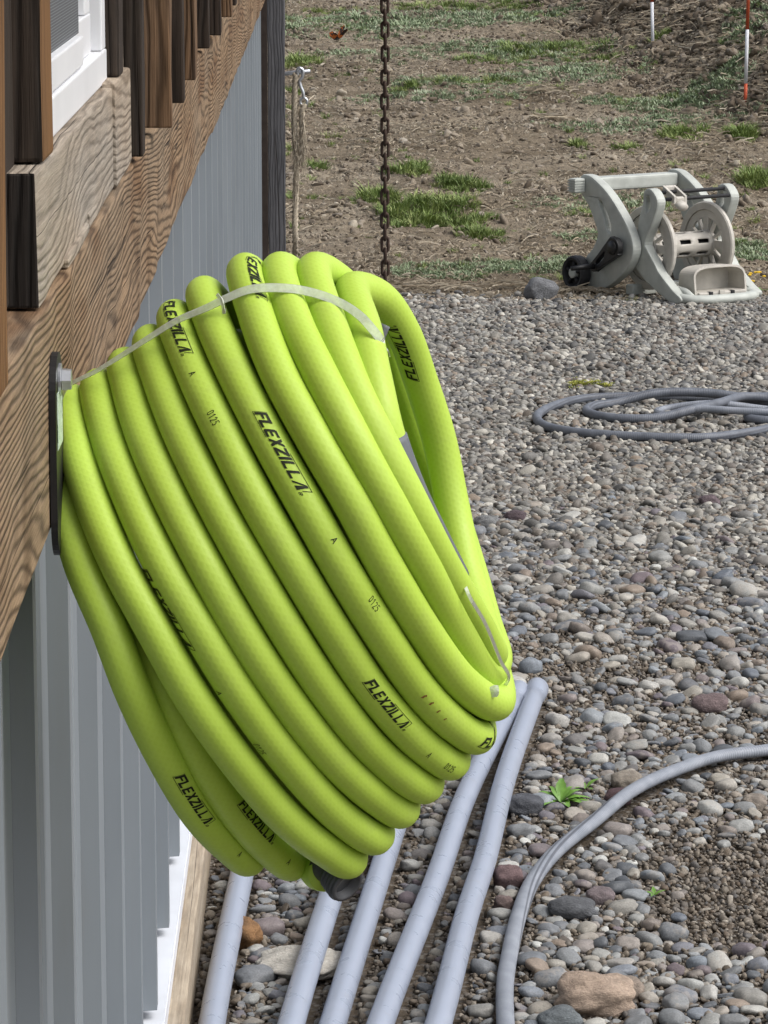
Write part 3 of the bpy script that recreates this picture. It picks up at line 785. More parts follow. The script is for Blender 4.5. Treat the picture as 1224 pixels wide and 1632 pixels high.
# ------------------------------------------------------------------ hanging chain
chain = empty('chain', (.124, 7.5, .30))
tag(chain, 'rusty brown steel chain hanging straight down behind the green coil', 'chain')
def link_mesh():
    r, hw, hl = .0033, .0069, .0088
    pts = [(hw * math.cos(a), 0, (hl if math.sin(a) > 0 else -hl) + hw * math.sin(a)) for a in np.linspace(0, 2 * math.pi, 18, endpoint=False)]
    V, F = [], []; n = len(pts); c = [Vector(p) for p in pts]
    for i in range(n):
        t = (c[(i + 1) % n] - c[i - 1]).normalized(); b = Vector((0, 1, 0)); nn = b.cross(t)
        for j in range(8):
            a = 2 * math.pi * j / 8; V.append(c[i] + nn * r * math.cos(a) + b * r * math.sin(a))
    for i in range(n):
        for j in range(8): F.append((i * 8 + j, i * 8 + (j + 1) % 8, ((i + 1) % n) * 8 + (j + 1) % 8, ((i + 1) % n) * 8 + j))
    return mesh(V, F, True)
lm = link_mesh(); lm.materials.append(M_rust)
i = 0; z = .30; rl = random.Random(3)
while z < 2.66:
    put('link', lm, None, chain, loc=(.124 + .0006 * math.sin(i * .7), 7.5, z), rot=(0, 0, (rad(2) if i % 2 else rad(92)) + rl.uniform(-.05, .05)))
    z += .0249; i += 1

# snap hook on the bolt and the frayed rope below it
hook = empty('snap_hook', (-0.0815, 11.530, 0.6367))
tag(hook, 'galvanised snap hook hanging on the bolt of the dark corner post', 'hook')
put('hook_bow', tube(catmull([(-0.0882, 11.521, 0.7294), (-0.0905, 11.519, 0.7430), (-0.0826, 11.519, 0.7521), (-0.0724, 11.519, 0.7453), (-0.0747, 11.519, 0.7227), (-0.0826, 11.519, 0.7113), (-0.0792, 11.519, 0.6932), (-0.0724, 11.519, 0.6763), (-0.0701, 11.519, 0.6570)], 6), .0055, 10), M_zinc, hook)
rp = [(-.0701 + .0113 * math.sin(a), 11.519, .6453 + .0124 * math.cos(a)) for a in np.linspace(0, 2 * math.pi, 17)]
put('eye_ring', tube(rp, .0043, 8, False, ref=(0, 1, 0)), M_zinc, hook)
def m_rope():
    t = NT('weathered hemp rope')
    v = t.coord(scale=(300, 300, 40)); n = t.noise(v, 1, 4, .7)
    t.base(t.ramp(n, [(.3, (.22, .18, .13)), (.7, (.55, .49, .39))]), .95, .1); t.bump(n, .6, .002); return t.m
M_rope = m_rope()
rope = empty('rope', (-0.0960, 12.218, -0.0482))
tag(rope, 'frayed pale hemp rope hanging from the snap hook beside the post', 'rope')
def twist(P, r, k, ph):
    P = catmull(P, 14); T, N, B = frames(P); S = np.r_[0, np.cumsum(np.linalg.norm(np.diff(P, axis=0), axis=1))]
    a = S * k + ph
    return P + r * (np.cos(a)[:, None] * N + np.sin(a)[:, None] * B)
main = [(-0.0950, 11.524, 0.7362), (-0.0996, 11.524, 0.6480), (-0.0996, 11.524, 0.5348), (-0.0939, 11.524, 0.4443), (-0.0984, 11.524, 0.3085), (-0.0996, 11.524, 0.1954), (-0.1032, 12.224, -0.0242)]
for k in range(3): put('strand', tube(twist(main, .0050, 125, k * 2.09), .0060, 8), M_rope, rope)
tail = [(-0.0701, 11.517, 0.6378), (-0.0769, 11.515, 0.6027), (-0.0747, 11.514, 0.5461), (-0.0792, 11.514, 0.4895), (-0.0882, 11.517, 0.4443)]
for k in range(2): put('strand', tube(twist(tail, .0050, 100, k * 3.14), .0058, 8), M_rope, rope)
rf = random.Random(8); FV, FF = [], []
for k in range(70):
    if k % 2: x0, z0 = -.0984 + rf.uniform(-.007, .007), rf.uniform(.410, .558)
    else: x0, z0 = -.0724 + rf.uniform(-.006, .007), rf.uniform(.490, .631)
    ln = rf.uniform(.05, .13); dx = rf.uniform(-.014, .019); y0 = 11.509 + rf.uniform(-.006, .008)
    b = len(FV)
    for q in range(5):
        u = q / 4; x = x0 + dx * u * u + .004 * math.sin(u * 5 + k); z = z0 - ln * u
        FV += [(x - .0008, y0, z), (x + .0008, y0 - .0005, z), (x, y0 - .0014, z)]
    for q in range(4):
        for j in range(3): FF.append((b + q * 3 + j, b + q * 3 + (j + 1) % 3, b + q * 3 + 3 + (j + 1) % 3, b + q * 3 + 3 + j))
put('frayed_fibres', mesh(FV, FF), M_rope, rope)

# ------------------------------------------------------------------ pipes lying on the stones
PR = .0167
PIPES = [
    ([(-.148, 2.6, .030), (-.146, 3.6, .030), (-.142, 4.188, .030), (-.121, 4.817, .029), (-.086, 5.75, .028)], 'leftmost grey plastic pipe on the stones, next to the wooden skirt board'),
    ([(-.13, 2.6, .030), (-.095, 3.5, .032), (-.042, 4.187, .040), (.003, 4.679, .040), (.11, 5.80, .028)], 'second grey plastic pipe from the wall, passing under the black hose fitting'),
    ([(-.105, 2.6, .030), (-.06, 3.5, .030), (.006, 4.186, .030), (.091, 5.006, .029), (.175, 5.80, .028)], 'middle of the five grey plastic pipes lying on the stones'),
    ([(-.075, 2.6, .032), (-.03, 3.4, .032), (.065, 4.185, .032), (.153, 4.813, .031), (.210, 5.249, .031), (.325, 5.923, .031)], 'fourth grey plastic pipe from the wall, its far end peeking past the coil'),
    ([(-.03, 2.6, .031), (.03, 3.4, .031), (.135, 4.184, .030), (.187, 4.633, .030), (.223, 4.90, .030), (.276, 5.363, .030), (.358, 5.946, .030)], 'rightmost grey plastic pipe with its flared open end fully in view'),
]
PIPE_LINES = []
for P, lab in PIPES:
    Q = catmull(P, 6); PIPE_LINES.append(Q)
    pe = empty('plastic_pipe', tuple(P[0][:2]) + (0,)); tag(pe, lab, 'pipe', 'grey pipes lying beside the wall')
    put('pipe_body', tube(Q, PR, 24), M_pvc, pe)
    a, b = Vector(Q[-2]), Vector(Q[-1]); d = (b - a).normalized()
    V, F = lathe([(PR * .98, -.062), (PR * 1.02, -.055), (PR * 1.17, -.040), (PR * 1.19, 0), (PR * 1.16, .002), (PR * 1.05, .002), (PR * 1.02, -.002), (PR * 1.02, -.04)], 28)
    Mx = axis_matrix(b + d * .004, d)
    put('bell_end', mesh([Mx @ Vector(v) for v in V], F, True), M_pvc, pe)

# ------------------------------------------------------------------ grey hoses on the ground
NEARH = [(.95, 5.72, .016), (.80, 5.63, .016), (.705, 5.575, .016), (.627, 5.535, .017), (.547, 5.437, .020), (.466, 5.297, .024), (.398, 5.143, .020), (.331, 4.992, .016), (.286, 4.832, .016), (.258, 4.666, .016), (.239, 4.511, .016), (.226, 4.379, .016), (.218, 4.20, .016), (.212, 3.9, .016), (.19, 3.3, .016), (.16, 2.7, .016)]
NH = catmull(NEARH, 10)
tag(put('grey_hose', tube(NH, .0108, 20, sq=(.88, 1.06), ref=(0, 0, 1)), M_ghose), 'grey ribbed hose curving over the near stones beside the pipes', 'hose')
FARH = [(1.9, 9.50, .013), (1.5, 9.42, .013), (1.167, 9.364, .014), (.959, 9.345, .014), (.795, 9.37, .014), (.676, 9.33, .014), (.575, 9.17, .014), (.537, 9.013, .014), (.562, 8.851, .014), (.65, 8.762, .014), (.801, 8.702, .014), (.924, 8.69, .014), (1.059, 8.775, .014), (1.16, 8.88, .014), (1.35, 8.95, .014),
        (1.55, 8.96, .015), (1.62, 9.06, .015), (1.5, 9.16, .015), (1.25, 9.22, .018), (1.10, 9.235, .034), (1.02, 9.12, .036), (.93, 9.02, .032), (.85, 8.99, .018), (.78, 8.99, .014), (.705, 9.03, .014), (.672, 9.12, .014), (.70, 9.215, .014), (.76, 9.265, .014), (.86, 9.29, .034), (1.0, 9.30, .034), (1.15, 9.25, .018), (1.28, 9.1, .016), (1.22, 8.99, .016), (1.12, 8.945, .016), (1.075, 8.985, .016), (1.10, 9.04, .016), (1.2, 9.06, .034), (1.32, 9.05, .034), (1.5, 9.02, .034), (1.75, 9.00, .014)]
FHc = catmull(FARH, 8)
tag(put('grey_hose', tube(FHc, .0120, 16, ref=(0, 0, 1)), M_ghose2), 'grey hose lying in flat loops on the fine gravel farther back', 'hose')
INNER = [(1.8, 9.13, .013), (1.35, 9.14, .013), (1.16, 9.135, .014), (1.0, 9.14, .03), (.88, 9.15, .016), (.852, 9.10, .014), (.875, 9.05, .014), (.95, 9.02, .034), (1.05, 8.99, .034), (1.2, 8.955, .03), (1.4, 8.89, .013), (1.8, 8.85, .013)]
IH = catmull(INNER, 8)
tag(put('grey_hose', tube(IH, .0095, 14, ref=(0, 0, 1)), M_ghose), 'thinner pale grey hose looped inside the larger grey hose loops', 'hose')

# ------------------------------------------------------------------ hose reel cart
RO = Vector((1.149, 11.346, .002)); R1 = Vector((.839, .545, 0)).normalized(); R2 = Vector((.545, -.839, 0)).normalized()
def RL(a, b, z): return RO + R1 * a + R2 * b + Vector((0, 0, z))     # across, forward, up
M_reel = simple('sage grey moulded plastic', (.42, .44, .405), .5, .4, .14, 22, 0, .12, 160)
M_beige = simple('beige moulded plastic', (.48, .455, .405), .5, .4, .14, 22, 0, .12, 160)
M_tyre = simple('black plastic tyre', (.022, .022, .024), .6, .3, .25, 50)
reel = empty('hose_reel', tuple(RO)); tag(reel, 'empty sage and beige plastic hose reel cart standing at the gravel edge', 'hose reel')
def smooth_loop(P, n=3):
    P = [Vector(p) for p in P]; m = len(P); out = []
    for i in range(m):
        p0, p1, p2, p3 = P[i - 1], P[i], P[(i + 1) % m], P[(i + 2) % m]
        for k in range(n):
            t = k / n
            out.append(.5 * ((2 * p1) + (p2 - p0) * t + (2 * p0 - 5 * p1 + 4 * p2 - p3) * t * t + (3 * p1 - p0 - 3 * p2 + p3) * t ** 3))
    return [(v.x, v.y) for v in out]
def plate(poly, a0, a1, hole=None, bev=.004):
    """outline in (forward, up), extruded across; hole optional; rounded rim by inset"""
    poly = smooth_loop(poly); hole = smooth_loop(hole) if hole else None
    loops = [[Vector((b, z, 0)) for b, z in poly]] + ([[Vector((b, z, 0)) for b, z in hole]] if hole else [])
    flat = [v for l in loops for v in l]; n = len(flat)
    tri = tessellate_polygon(loops)
    c = sum((v for v in loops[0]), Vector()) / len(loops[0])
    bm = bmesh.new()
    A = [bm.verts.new(RL(a0, v.x, v.y)) for v in flat]; B = [bm.verts.new(RL(a1, v.x, v.y)) for v in flat]
    for t in tri:
        bm.faces.new([A[i] for i in t]); bm.faces.new([B[i] for i in t][::-1])
    k = 0; rim = []
    for l in loops:
        m = len(l)
        for i in range(m): rim.append(bm.faces.new((A[k + i], A[k + (i + 1) % m], B[k + (i + 1) % m], B[k + i])))
        k += m
    bmesh.ops.recalc_face_normals(bm, faces=bm.faces)
    es = [e for e in bm.edges if len(e.link_faces) == 2 and e.link_faces[0].normal.angle(e.link_faces[1].normal, 0) > 1.0]
    bmesh.ops.bevel(bm, geom=es, offset=bev, segments=2, profile=.6, affect='EDGES')
    return bm_mesh(bm)
REAR = [(-.530, .381), (-.487, .387), (-.450, .374), (-.402, .349), (-.360, .319), (-.318, .281), (-.281, .243), (-.252, .201), (-.242, .161), (-.255, .125), (-.283, .090), (-.329, .057), (-.396, .021), (-.475, .005), (-.500, .056), (-.501, .110), (-.462, .147), (-.434, .196), (-.458, .244), (-.485, .286), (-.529, .328)]
SLOT = [(-.432, .312), (-.412, .302), (-.387, .272), (-.367, .239), (-.364, .212), (-.374, .206), (-.388, .218), (-.397, .247), (-.420, .285)]
FRNT = [(-.237, .354), (-.202, .360), (-.170, .330), (-.172, .298), (-.199, .242), (-.231, .186), (-.218, .162), (-.176, .118), (-.151, .091), (-.081, .043), (-.039, .020), (-.058, .001), (-.085, .001), (-.129, .015), (-.179, .037), (-.220, .056), (-.262, .085), (-.281, .108), (-.258, .152), (-.275, .195), (-.266, .253), (-.246, .311)]
SLT2 = [(-.232, .330), (-.212, .336), (-.207, .300), (-.228, .285)]
RW = .352
for a in (-.026, RW - .012):
    put('rear_arm', plate(REAR, a, a + .036, SLOT, .007), M_reel, reel)
for a in (.012, RW - .034):
    put('front_leg', plate(FRNT, a, a + .036, SLT2, .006), M_reel, reel)
def rbox(a0, a1, b0, b1, z0, z1, bev=.006):
    bm = bmesh.new(); vs = box_bm(bm, a0, a1, b0, b1, z0, z1)
    bevel_all(bm, bev, 3)
    for v in bm.verts: v.co = RL(*v.co)
    return bm_mesh(bm)
put('handle_bar', rbox(.0102, RW - .0125, -.530, -.470, .333, .378, .010), M_reel, reel)
bm = bmesh.new(); box_bm(bm, -.070, -.0265, -.536, -.500, .328, .376); bevel_all(bm, .006, 2)
for i in range(5): box_bm(bm, -.0722, -.0300, -.5385, -.498, .333 + i * .0085, .3375 + i * .0085)
for v in bm.verts: v.co = RL(*v.co)
put('handle_grip', bm_mesh(bm), M_reel, reel)
# spool: barrel and two spoked flanges
SPC = (-.268, .163)
def spool_pt(a, r, th): return RL(a, SPC[0] + r * math.cos(th), SPC[1] + r * math.sin(th))
def ring_solid(a0, a1, r0, r1, n=40, rnd=.004):
    prof = [(r0, a0), (r1 - rnd, a0), (r1, a0 + rnd), (r1, a1 - rnd), (r1 - rnd, a1), (r0, a1)]
    V = [spool_pt(a, r, 2 * math.pi * j / n) for r, a in prof for j in range(n)]
    F = [(i * n + j, i * n + (j + 1) % n, ((i + 1) % 6) * n + (j + 1) % n, ((i + 1) % 6) * n + j) for i in range(6) for j in range(n)]
    return V, F
def flange(a0):
    V, F = [], []
    for v, f in (ring_solid(a0, a0 + .018, .112, .138), ring_solid(a0 + .004, a0 + .013, .085, .113), ring_solid(a0, a0 + .018, .018, .046)):
        b = len(V); V += v; F += [tuple(i + b for i in q) for q in f]
    for k in range(12):                       # ribs between hub and rim
        th = 2 * math.pi * k / 12; w = .0045 if k % 3 else .013
        q = []
        for a in (a0 + .003, a0 + .015):
            for r, s in ((.044, -1), (.044, 1), (.090, 1), (.090, -1)): q.append(spool_pt(a, math.hypot(r, w), th + s * math.atan2(w, r)))
        b = len(V); V += q
        F += [tuple(b + i for i in f) for f in ((0, 1, 2, 3), (7, 6, 5, 4), (0, 4, 5, 1), (1, 5, 6, 2), (2, 6, 7, 3), (3, 7, 4, 0))]
    return mesh(V, F, False)
sp = put('spool', None or flange(.050), M_beige, reel)
put('flange', flange(.292), M_beige, reel)
def barrel():
    n, m = 36, 15
    V, F = [], []
    for i in range(m + 1):
        a = .068 + (.292 - .068) * i / m
        for j in range(n): V.append(spool_pt(a, .0425 if 0 < i < m else .044, 2 * math.pi * j / n))
    for i in range(m):
        for j in range(n):
            if j % 6 in (1, 2) and i % 5 in (1, 2, 3) : continue      # moulded openings
            F.append((i * n + j, i * n + (j + 1) % n, (i + 1) * n + (j + 1) % n, (i + 1) * n + j))
    me = mesh(V, F, True)
    bm = bmesh.new(); bm.from_mesh(me); bmesh.ops.recalc_face_normals(bm, faces=bm.faces)
    bmesh.ops.solidify(bm, geom=bm.faces[:], thickness=.004); return bm_mesh(bm, False)
put('barrel', barrel(), M_beige, reel)
put('barrel_core', tube([spool_pt(.07, 0, 0), spool_pt(.29, 0, 0)], .024, 16), M_tyre, reel)
# guide rods and the sliding hose guide
put('guide_rod', tube([RL(.03, -.207, .347), RL(RW - .02, -.207, .347)], .0062, 12), M_tyre, reel)
put('guide_rod', tube([RL(.03, -.178, .327), RL(RW - .02, -.178, .327)], .0062, 12), M_tyre, reel)
bm = bmesh.new()
for b in ((.075, .085, -.222, -.160, .326, .352), (.118, .128, -.222, -.160, .326, .352), (.0852, .1178, -.222, -.212, .330, .352), (.0852, .1178, -.170, -.160, .326, .346)): box_bm(bm, *b)
bevel_all(bm, .002, 2)
for v in bm.verts:
    v.co.z -= (v.co.y + .19) * .5
    v.co = RL(*v.co)
gd = put('hose_guide', bm_mesh(bm), M_beige, reel)
put('guide_knob', tube([RL(.098, -.165, .312), RL(.100, -.150, .305), RL(.102, -.138, .300)], [.017, .0185, .014], 20, sq=(.8, 1.15)), M_beige, reel)
# base: front bow, rear cross bar, tray platform
put('base_bow', tube(catmull([RL(.03, -.075, .020), RL(.045, -.030, .017), RL(.09, -.004, .016), RL(.18, .004, .016), RL(.27, -.004, .016), RL(.305, -.030, .017), RL(.322, -.075, .020)], 6), .0175, 16, sq=(.9, 1.1), ref=(0, 0, 1)), M_reel, reel)
put('base_bar', rbox(.012, RW - .012, -.330, -.290, .006, .040), M_reel, reel)
put('base_deck', rbox(.05, RW - .05, -.16, -.035, .004, .026), M_reel, reel)
put('base_rib', tube(catmull([RL(.05, -.03, .02), RL(.055, -.07, .035), RL(.06, -.13, .040)], 5), .014, 12), M_reel, reel)
# storage tray: arched hollow shell, open to the front
def tray():
    out, inn = [], []
    a0, a1, z0, z1 = .075, .290, .028, .118
    def arch(d):
        p = [(a0 + d, z0 + d)]
        for k in range(0, 19):
            t = k / 18; th = math.pi * (1 - t)
            x = (a0 + a1) / 2 + (abs(math.cos(th)) ** .55) * math.copysign(1, math.cos(th)) * ((a1 - a0) / 2 - d)
            z = z1 - .040 + (abs(math.sin(th)) ** .75) * (.040 - d)
            p.append((x, z))
        p.append((a1 - d, z0 + d)); return p
    O, I = arch(0), arch(.007)
    n = len(O); V, F = [], []
    f0, bk, ib = -.045, -.135, -.128
    for (x, z) in O: V.append(RL(x, f0 + (z - z0) * -.15, z))
    for (x, z) in O: V.append(RL(x * .96 + .007, bk, z * .96))
    for (x, z) in I: V.append(RL(x, f0 + (z - z0) * -.15, z))
    for (x, z) in I: V.append(RL(x * .96 + .007, ib, z * .96))
    for i in range(n):
        j = (i + 1) % n
        F += [(i, j, n + j, n + i), (2 * n + j, 2 * n + i, 3 * n + i, 3 * n + j), (j, i, 2 * n + i, 2 * n + j)]
    F += [tuple(range(n, 2 * n)), tuple(range(3 * n, 4 * n))[::-1]]
    me = mesh(V, F); bm = bmesh.new(); bm.from_mesh(me); return bm_mesh(bm)
tr = put('storage_tray', tray(), M_beige, reel)
for a in (.125, .215): put('tray_slot', rbox(a, a + .014, -.050, -.032, .012, .036, .001), M_tyre, tr)
put('tray_lip', rbox(.085, .280, -.052, -.036, .010, .0345, .004), M_beige, tr)
put('tray_latch', rbox(.165, .187, -.037, -.030, .024, .040, .002), M_beige, tr)
# wheels and crank
def wheel(a0, a1, b, z):
    w = empty_part('wheel', RL(a0, b, z))
    c = RL(a0, b, z)
    def wl(prof, n=28):
        V = [RL(a, b + r * math.cos(2 * math.pi * j / n), z + r * math.sin(2 * math.pi * j / n)) for r, a in prof for j in range(n)]
        F = [(i * n + j, i * n + (j + 1) % n, (i + 1) * n + (j + 1) % n, (i + 1) * n + j) for i in range(len(prof) - 1) for j in range(n)]
        F.append(tuple(range(n))); F.append(tuple(range((len(prof) - 1) * n, len(prof) * n)))
        me = mesh(V, F); bm = bmesh.new(); bm.from_mesh(me); return bm_mesh(bm)
    put('tyre', wl([(.038, a0 + .016), (.044, a0 + .002), (.052, a0), (.057, a0 + .006), (.058, (a0 + a1) / 2), (.057, a1 - .006), (.050, a1), (.03, a1)]), M_tyre, w)
    put('hub_cap', wl([(.012, a0 - .001), (.0165, a0 + .001), (.0175, a0 + .017)]), M_reel, w)
    for k in range(5):
        th = 2 * math.pi * k / 5 + .3
        put('spoke', tube([RL(a0 + .011, b + .015 * math.cos(th), z + .015 * math.sin(th)), RL(a0 + .011, b + .041 * math.cos(th), z + .041 * math.sin(th))], .006, 8), M_tyre, w)
def empty_part(name, loc):
    o = bpy.data.objects.new(name, None); COL.objects.link(o); o.location = loc; o.empty_display_size = .02
    o.parent = reel; o.matrix_parent_inverse = world_of(reel).inverted(); return o
wheel(-.072, -.030, -.512, .064)
wheel(RW + .030, RW + .070, -.512, .064)
bm = bmesh.new()
cp = [(-.308, .166), (-.411, .093)]
def crank_poly():
    (x0, y0), (x1, y1) = cp; d = Vector((x1 - x0, y1 - y0)).normalized(); n = Vector((-d.y, d.x)); P = []
    for k in range(9):
        a = -math.pi / 2 + math.pi * k / 8; P.append(Vector((x0, y0)) - d * .034 * math.cos(a) * 1.0 + n * -.034 * math.sin(a))
    for k in range(7):
        a = math.pi / 2 - math.pi * k / 6; P.append(Vector((x1, y1)) + d * .014 * math.cos(a) + n * -.014 * math.sin(a))
    return [(p.x, p.y) for p in P]
CRH = [(-.348, .150), (-.355, .128), (-.388, .104), (-.395, .112), (-.372, .132)]
cr = put('crank_arm', plate(crank_poly(), -.062, -.040, CRH, .003), M_black, reel)
put('crank_hub', tube([RL(-.067, -.308, .166), RL(-.0621, -.308, .166)], [.022, .024], 20), M_black, reel)
put('crank_peg', tube([RL(-.055, -.408, .096), RL(-.10, -.408, .096), RL(-.150, -.408, .094)], [.009, .0085, .0075], 12), M_black, reel)

# ------------------------------------------------------------------ survey stakes and butterfly
M_sred = simple('faded orange red paint', (.42, .075, .03), .6, .3, .2, 30); M_swht = simple('chalky white paint', (.62, .63, .66), .6, .3, .1, 30)
def stake(x, y, lean, segs, lab):
    z = ground(x, y) - .04
    e = empty('marker_stake', (x, y, z)); tag(e, lab, 'stake', 'marker stakes on the dirt bank')
    h = 0
    for k, (ln, m) in enumerate(segs):
        a = Vector((x + lean * h, y, z + h)); b = Vector((x + lean * (h + ln), y, z + h + ln - .0006))
        put('painted_band', tube([a, b], .0075, 10), m, e); h += ln
    return e
stake(1.801, 15.39, .010, [(.13, M_sred), (.23, M_swht), (.30, M_sred), (.3, M_swht)], 'nearer thin red and white marker stake at the foot of the bank')
stake(1.543, 16.94, -.030, [(.25, M_swht), (.30, M_sred), (.3, M_swht)], 'farther thin white and red marker stake up on the dirt bank')
bf = empty('butterfly', (.059, 17.70, .50)); bf_z = ground(.059, 17.70) + .012
tag(bf, 'orange butterfly with dark wing tips resting on the bare dirt', 'butterfly')
def m_wing():
    t = NT('orange butterfly wing')
    n = t.noise(t.coord(), 55, 2, .5)
    t.base(t.ramp(n, [(.40, (.34, .10, .02)), (.48, (.26, .07, .018)), (.52, (.025, .017, .013))]), .7, .2); return t.m
M_wing = m_wing()
def wing(name, pts, dx, dy):
    V = []; 
    for t in (0, .0012):
        for x, z in ((.95 * p, 1.1 * q) for p, q in pts): V.append((.059 + x + dx * z, 17.70 + dy * z + t, bf_z + z))
    n = len(pts); F = [tuple(range(n)), tuple(range(2 * n - 1, n - 1, -1))] + [(i, n + i, n + (i + 1) % n, (i + 1) % n) for i in range(n)]
    put(name, mesh(V, F), M_wing, bf)
wing('forewing', [(0, .004), (.012, .012), (.030, .058), (.022, .066), (.006, .052), (-.004, .02)], .15, .25)
wing('hindwing', [(0, .003), (-.006, .03), (-.022, .040), (-.038, .032), (-.036, .014), (-.016, .002)], -.1, .25)
wing('forewing', [(0, .004), (.016, .010), (.038, .044), (.034, .052), (.018, .046), (.002, .02)], .3, -.35)
wing('hindwing', [(0, .002), (.002, .022), (-.014, .034), (-.030, .026), (-.028, .010)], .1, -.35)
put('body', tube([(.040, 17.70, bf_z + .002), (.052, 17.70, bf_z + .004), (.066, 17.70, bf_z + .008), (.074, 17.70, bf_z + .010)], [.0015, .0035, .004, .002], 8), M_tyre, bf)

# ------------------------------------------------------------------ stones, pebbles, gravel
RNG = np.random.default_rng(11); PR_ = random.Random(21)
def pebble_mesh(seed, sub, flat=.6, long=1.25, lump=.16, angular=0.0, ex=.82):
    bm = bmesh.new(); bmesh.ops.create_icosphere(bm, subdivisions=sub, radius=1.0)
    off = Vector((seed * 7.3, seed * 3.1, seed * 1.7))
    for v in bm.verts:
        d = v.co.normalized()
        p = Vector([math.copysign(abs(c) ** ex, c) for c in d])
        k = 1 + lump * mnoise.noise(d * 1.1 + off) + lump * .45 * mnoise.noise(d * 2.6 + off) + .02 * mnoise.noise(d * 7 + off)
        if angular: k += angular * (abs(mnoise.noise(d * 1.7 + off * 2)) - .2)
        v.co = Vector((p.x * long, p.y, p.z * flat)) * k
    return bm_mesh(bm, True, False)
PEBS = [pebble_mesh(i + 1, 3, PR_.uniform(.42, .78), PR_.uniform(1.05, 1.55), .2, .12 if i % 3 == 0 else 0) for i in range(14)]
for m in PEBS: m.materials.append(M_peb)

STONES = [  # x, y, radii across/deep/up, turn, colour, label
    (.335, 4.325, .050, .048, .030, .3, (.43, .33, .255), 'large tan rock at the bottom edge right of the grey hose'),
    (.383, 4.372, .0215, .020, .017, .8, (.30, .245, .20), 'round brown stone touching the right side of the large tan rock'),
    (.288, 4.252, .027, .022, .016, .1, (.17, .19, .20), 'flat slate grey stone lying before the large tan rock'),
    (-.036, 4.490, .060, .058, .0175, .3, (.60, .565, .50), 'big pale flat rock lying between the two leftmost pipes'),
    (.254, 4.865, .0215, .021, .021, .2, (.20, .135, .135), 'round purple brown stone right beside the rightmost pipe'),
    (.243, 4.755, .0145, .014, .013, .9, (.19, .14, .13), 'small brown stone just below the round purple one'),
    (.446, 5.315, .0215, .018, .015, .2, (.115, .07, .075), 'dark maroon stone just above the near grey hose'),
    (.470, 5.405, .027, .022, .017, .3, (.33, .29, .24), 'tan oval stone behind the dark maroon stone'),
    (.300, 5.265, .030, .025, .018, .4, (.105, .11, .125), 'dark slate stone at the left of the green weed'),
    (.336, 4.723, .035, .020, .017, -.15, (.13, .135, .145), 'long dark grey banded stone right of the grey hose'),
    (.378, 4.785, .020, .016, .015, .2, (.20, .165, .17), 'mauve grey stone behind the long banded stone'),
    (.649, 5.904, .030, .022, .019, .1, (.20, .15, .15), 'wide mauve stone above the near grey hose'),
    (.704, 11.56, .053, .045, .046, .3, (.20, .205, .215), 'grey boulder at the gravel edge left of the reel'),
    (-.112, 4.600, .022, .034, .024, .2, (.30, .165, .075), 'rusty orange stone beside the leftmost pipe'),
    (.851, 7.825, .024, .02, .018, .1, (.15, .115, .125), 'dark plum stone in front of the far grey hose'),
    (.410, 7.656, .026, .02, .016, -.2, (.12, .09, .10), 'dark purple stone right of the coil above the pipe ends'),
    (.345, 7.598, .026, .02, .016, .1, (.22, .225, .225), 'smooth grey stone touching the right outline of the coil'),
    (.652, 5.283, .0205, .017, .014, .1, (.29, .25, .21), 'rounded tan stone at the right edge near the grey hose'),
]
def stone_mat(c):
    t = NT('stone'); g = t.coord()
    n1 = t.noise(g, 1.6, 5, .65); n2 = t.noise(g, 9, 5, .7); v = t.noise(t.coord(scale=(.6, .6, 4)), 1.4, 3, .5, 1.2)
    col = t.ramp(n1, [(.28, tuple(x * .62 for x in c)), (.72, tuple(min(1, x * 1.2) for x in c))])
    col = t.mix(.6, col, t.ramp(n2, [(.3, .6), (.7, 1.2)]), 'MULTIPLY')
    col = t.mix(t.ramp(v, [(.49, 0.0), (.5, .35), (.515, 0.0)]), col, tuple(min(1, x * 1.9) for x in c))
    t.base(col, .68, .3); t.bump(t.math('ADD', n2, n1), .5, .03)
    return t.m
placed = []
for i, (x, y, a, b, c, rz, col, lab) in enumerate(STONES):
    me = pebble_mesh(50 + i, 4, 1, 1, .24, .30 if i in (0, 3, 13) else .05, 1.0 if i in (0, 3, 13) else .88); me.materials.append(stone_mat(col))
    o = put('stone', me, None, None, (x, y, c * .55), (PR_.uniform(-.1, .1), PR_.uniform(-.1, .1), rz), (a, b, c))
    tag(o, lab, 'stone', 'larger stones lying on the gravel')
    placed.append((x, y, max(a, b)))

# keep loose pebbles out of pipes, hoses and the wall
lines = [(q[:, :2], PR) for q in PIPE_LINES] + [(NH[:, :2], .0105), (FHc[:, :2], .012), (IH[:, :2], .0095)]
def densify(P, s=.012):
    out = [P[0]]
    for a, b in zip(P, P[1:]):
        n = max(1, int(np.linalg.norm(b - a) / s))
        for k in range(1, n + 1): out.append(a + (b - a) * k / n)
    return np.array(out)
OBST = {}
for P, r in lines:
    for x, y in densify(P):
        OBST.setdefault((int(x // .05), int(y // .05)), []).append((x, y, r))
def hits(x, y, r, soft=.75):
    ix, iy = int(x // .05), int(y // .05)
    for dx in (-1, 0, 1):
        for dy in (-1, 0, 1):
            for ox, oy, orr in OBST.get((ix + dx, iy + dy), ()):
                if (ox - x) ** 2 + (oy - y) ** 2 < (orr + r * soft) ** 2: return True
    return x - r < -.168
CELL = {}
def add_cell(x, y, r): CELL.setdefault((int(x // .04), int(y // .04)), []).append((x, y, r))
def clash(x, y, r, k=.80):
    ix, iy = int(x // .04), int(y // .04)
    for dx in (-2, -1, 0, 1, 2):
        for dy in (-2, -1, 0, 1, 2):
            for ox, oy, orr in CELL.get((ix + dx, iy + dy), ()):
                if (ox - x) ** 2 + (oy - y) ** 2 < (k * (orr + r)) ** 2: return True
    return False
for x, y, r in placed: add_cell(x, y, r * .9)
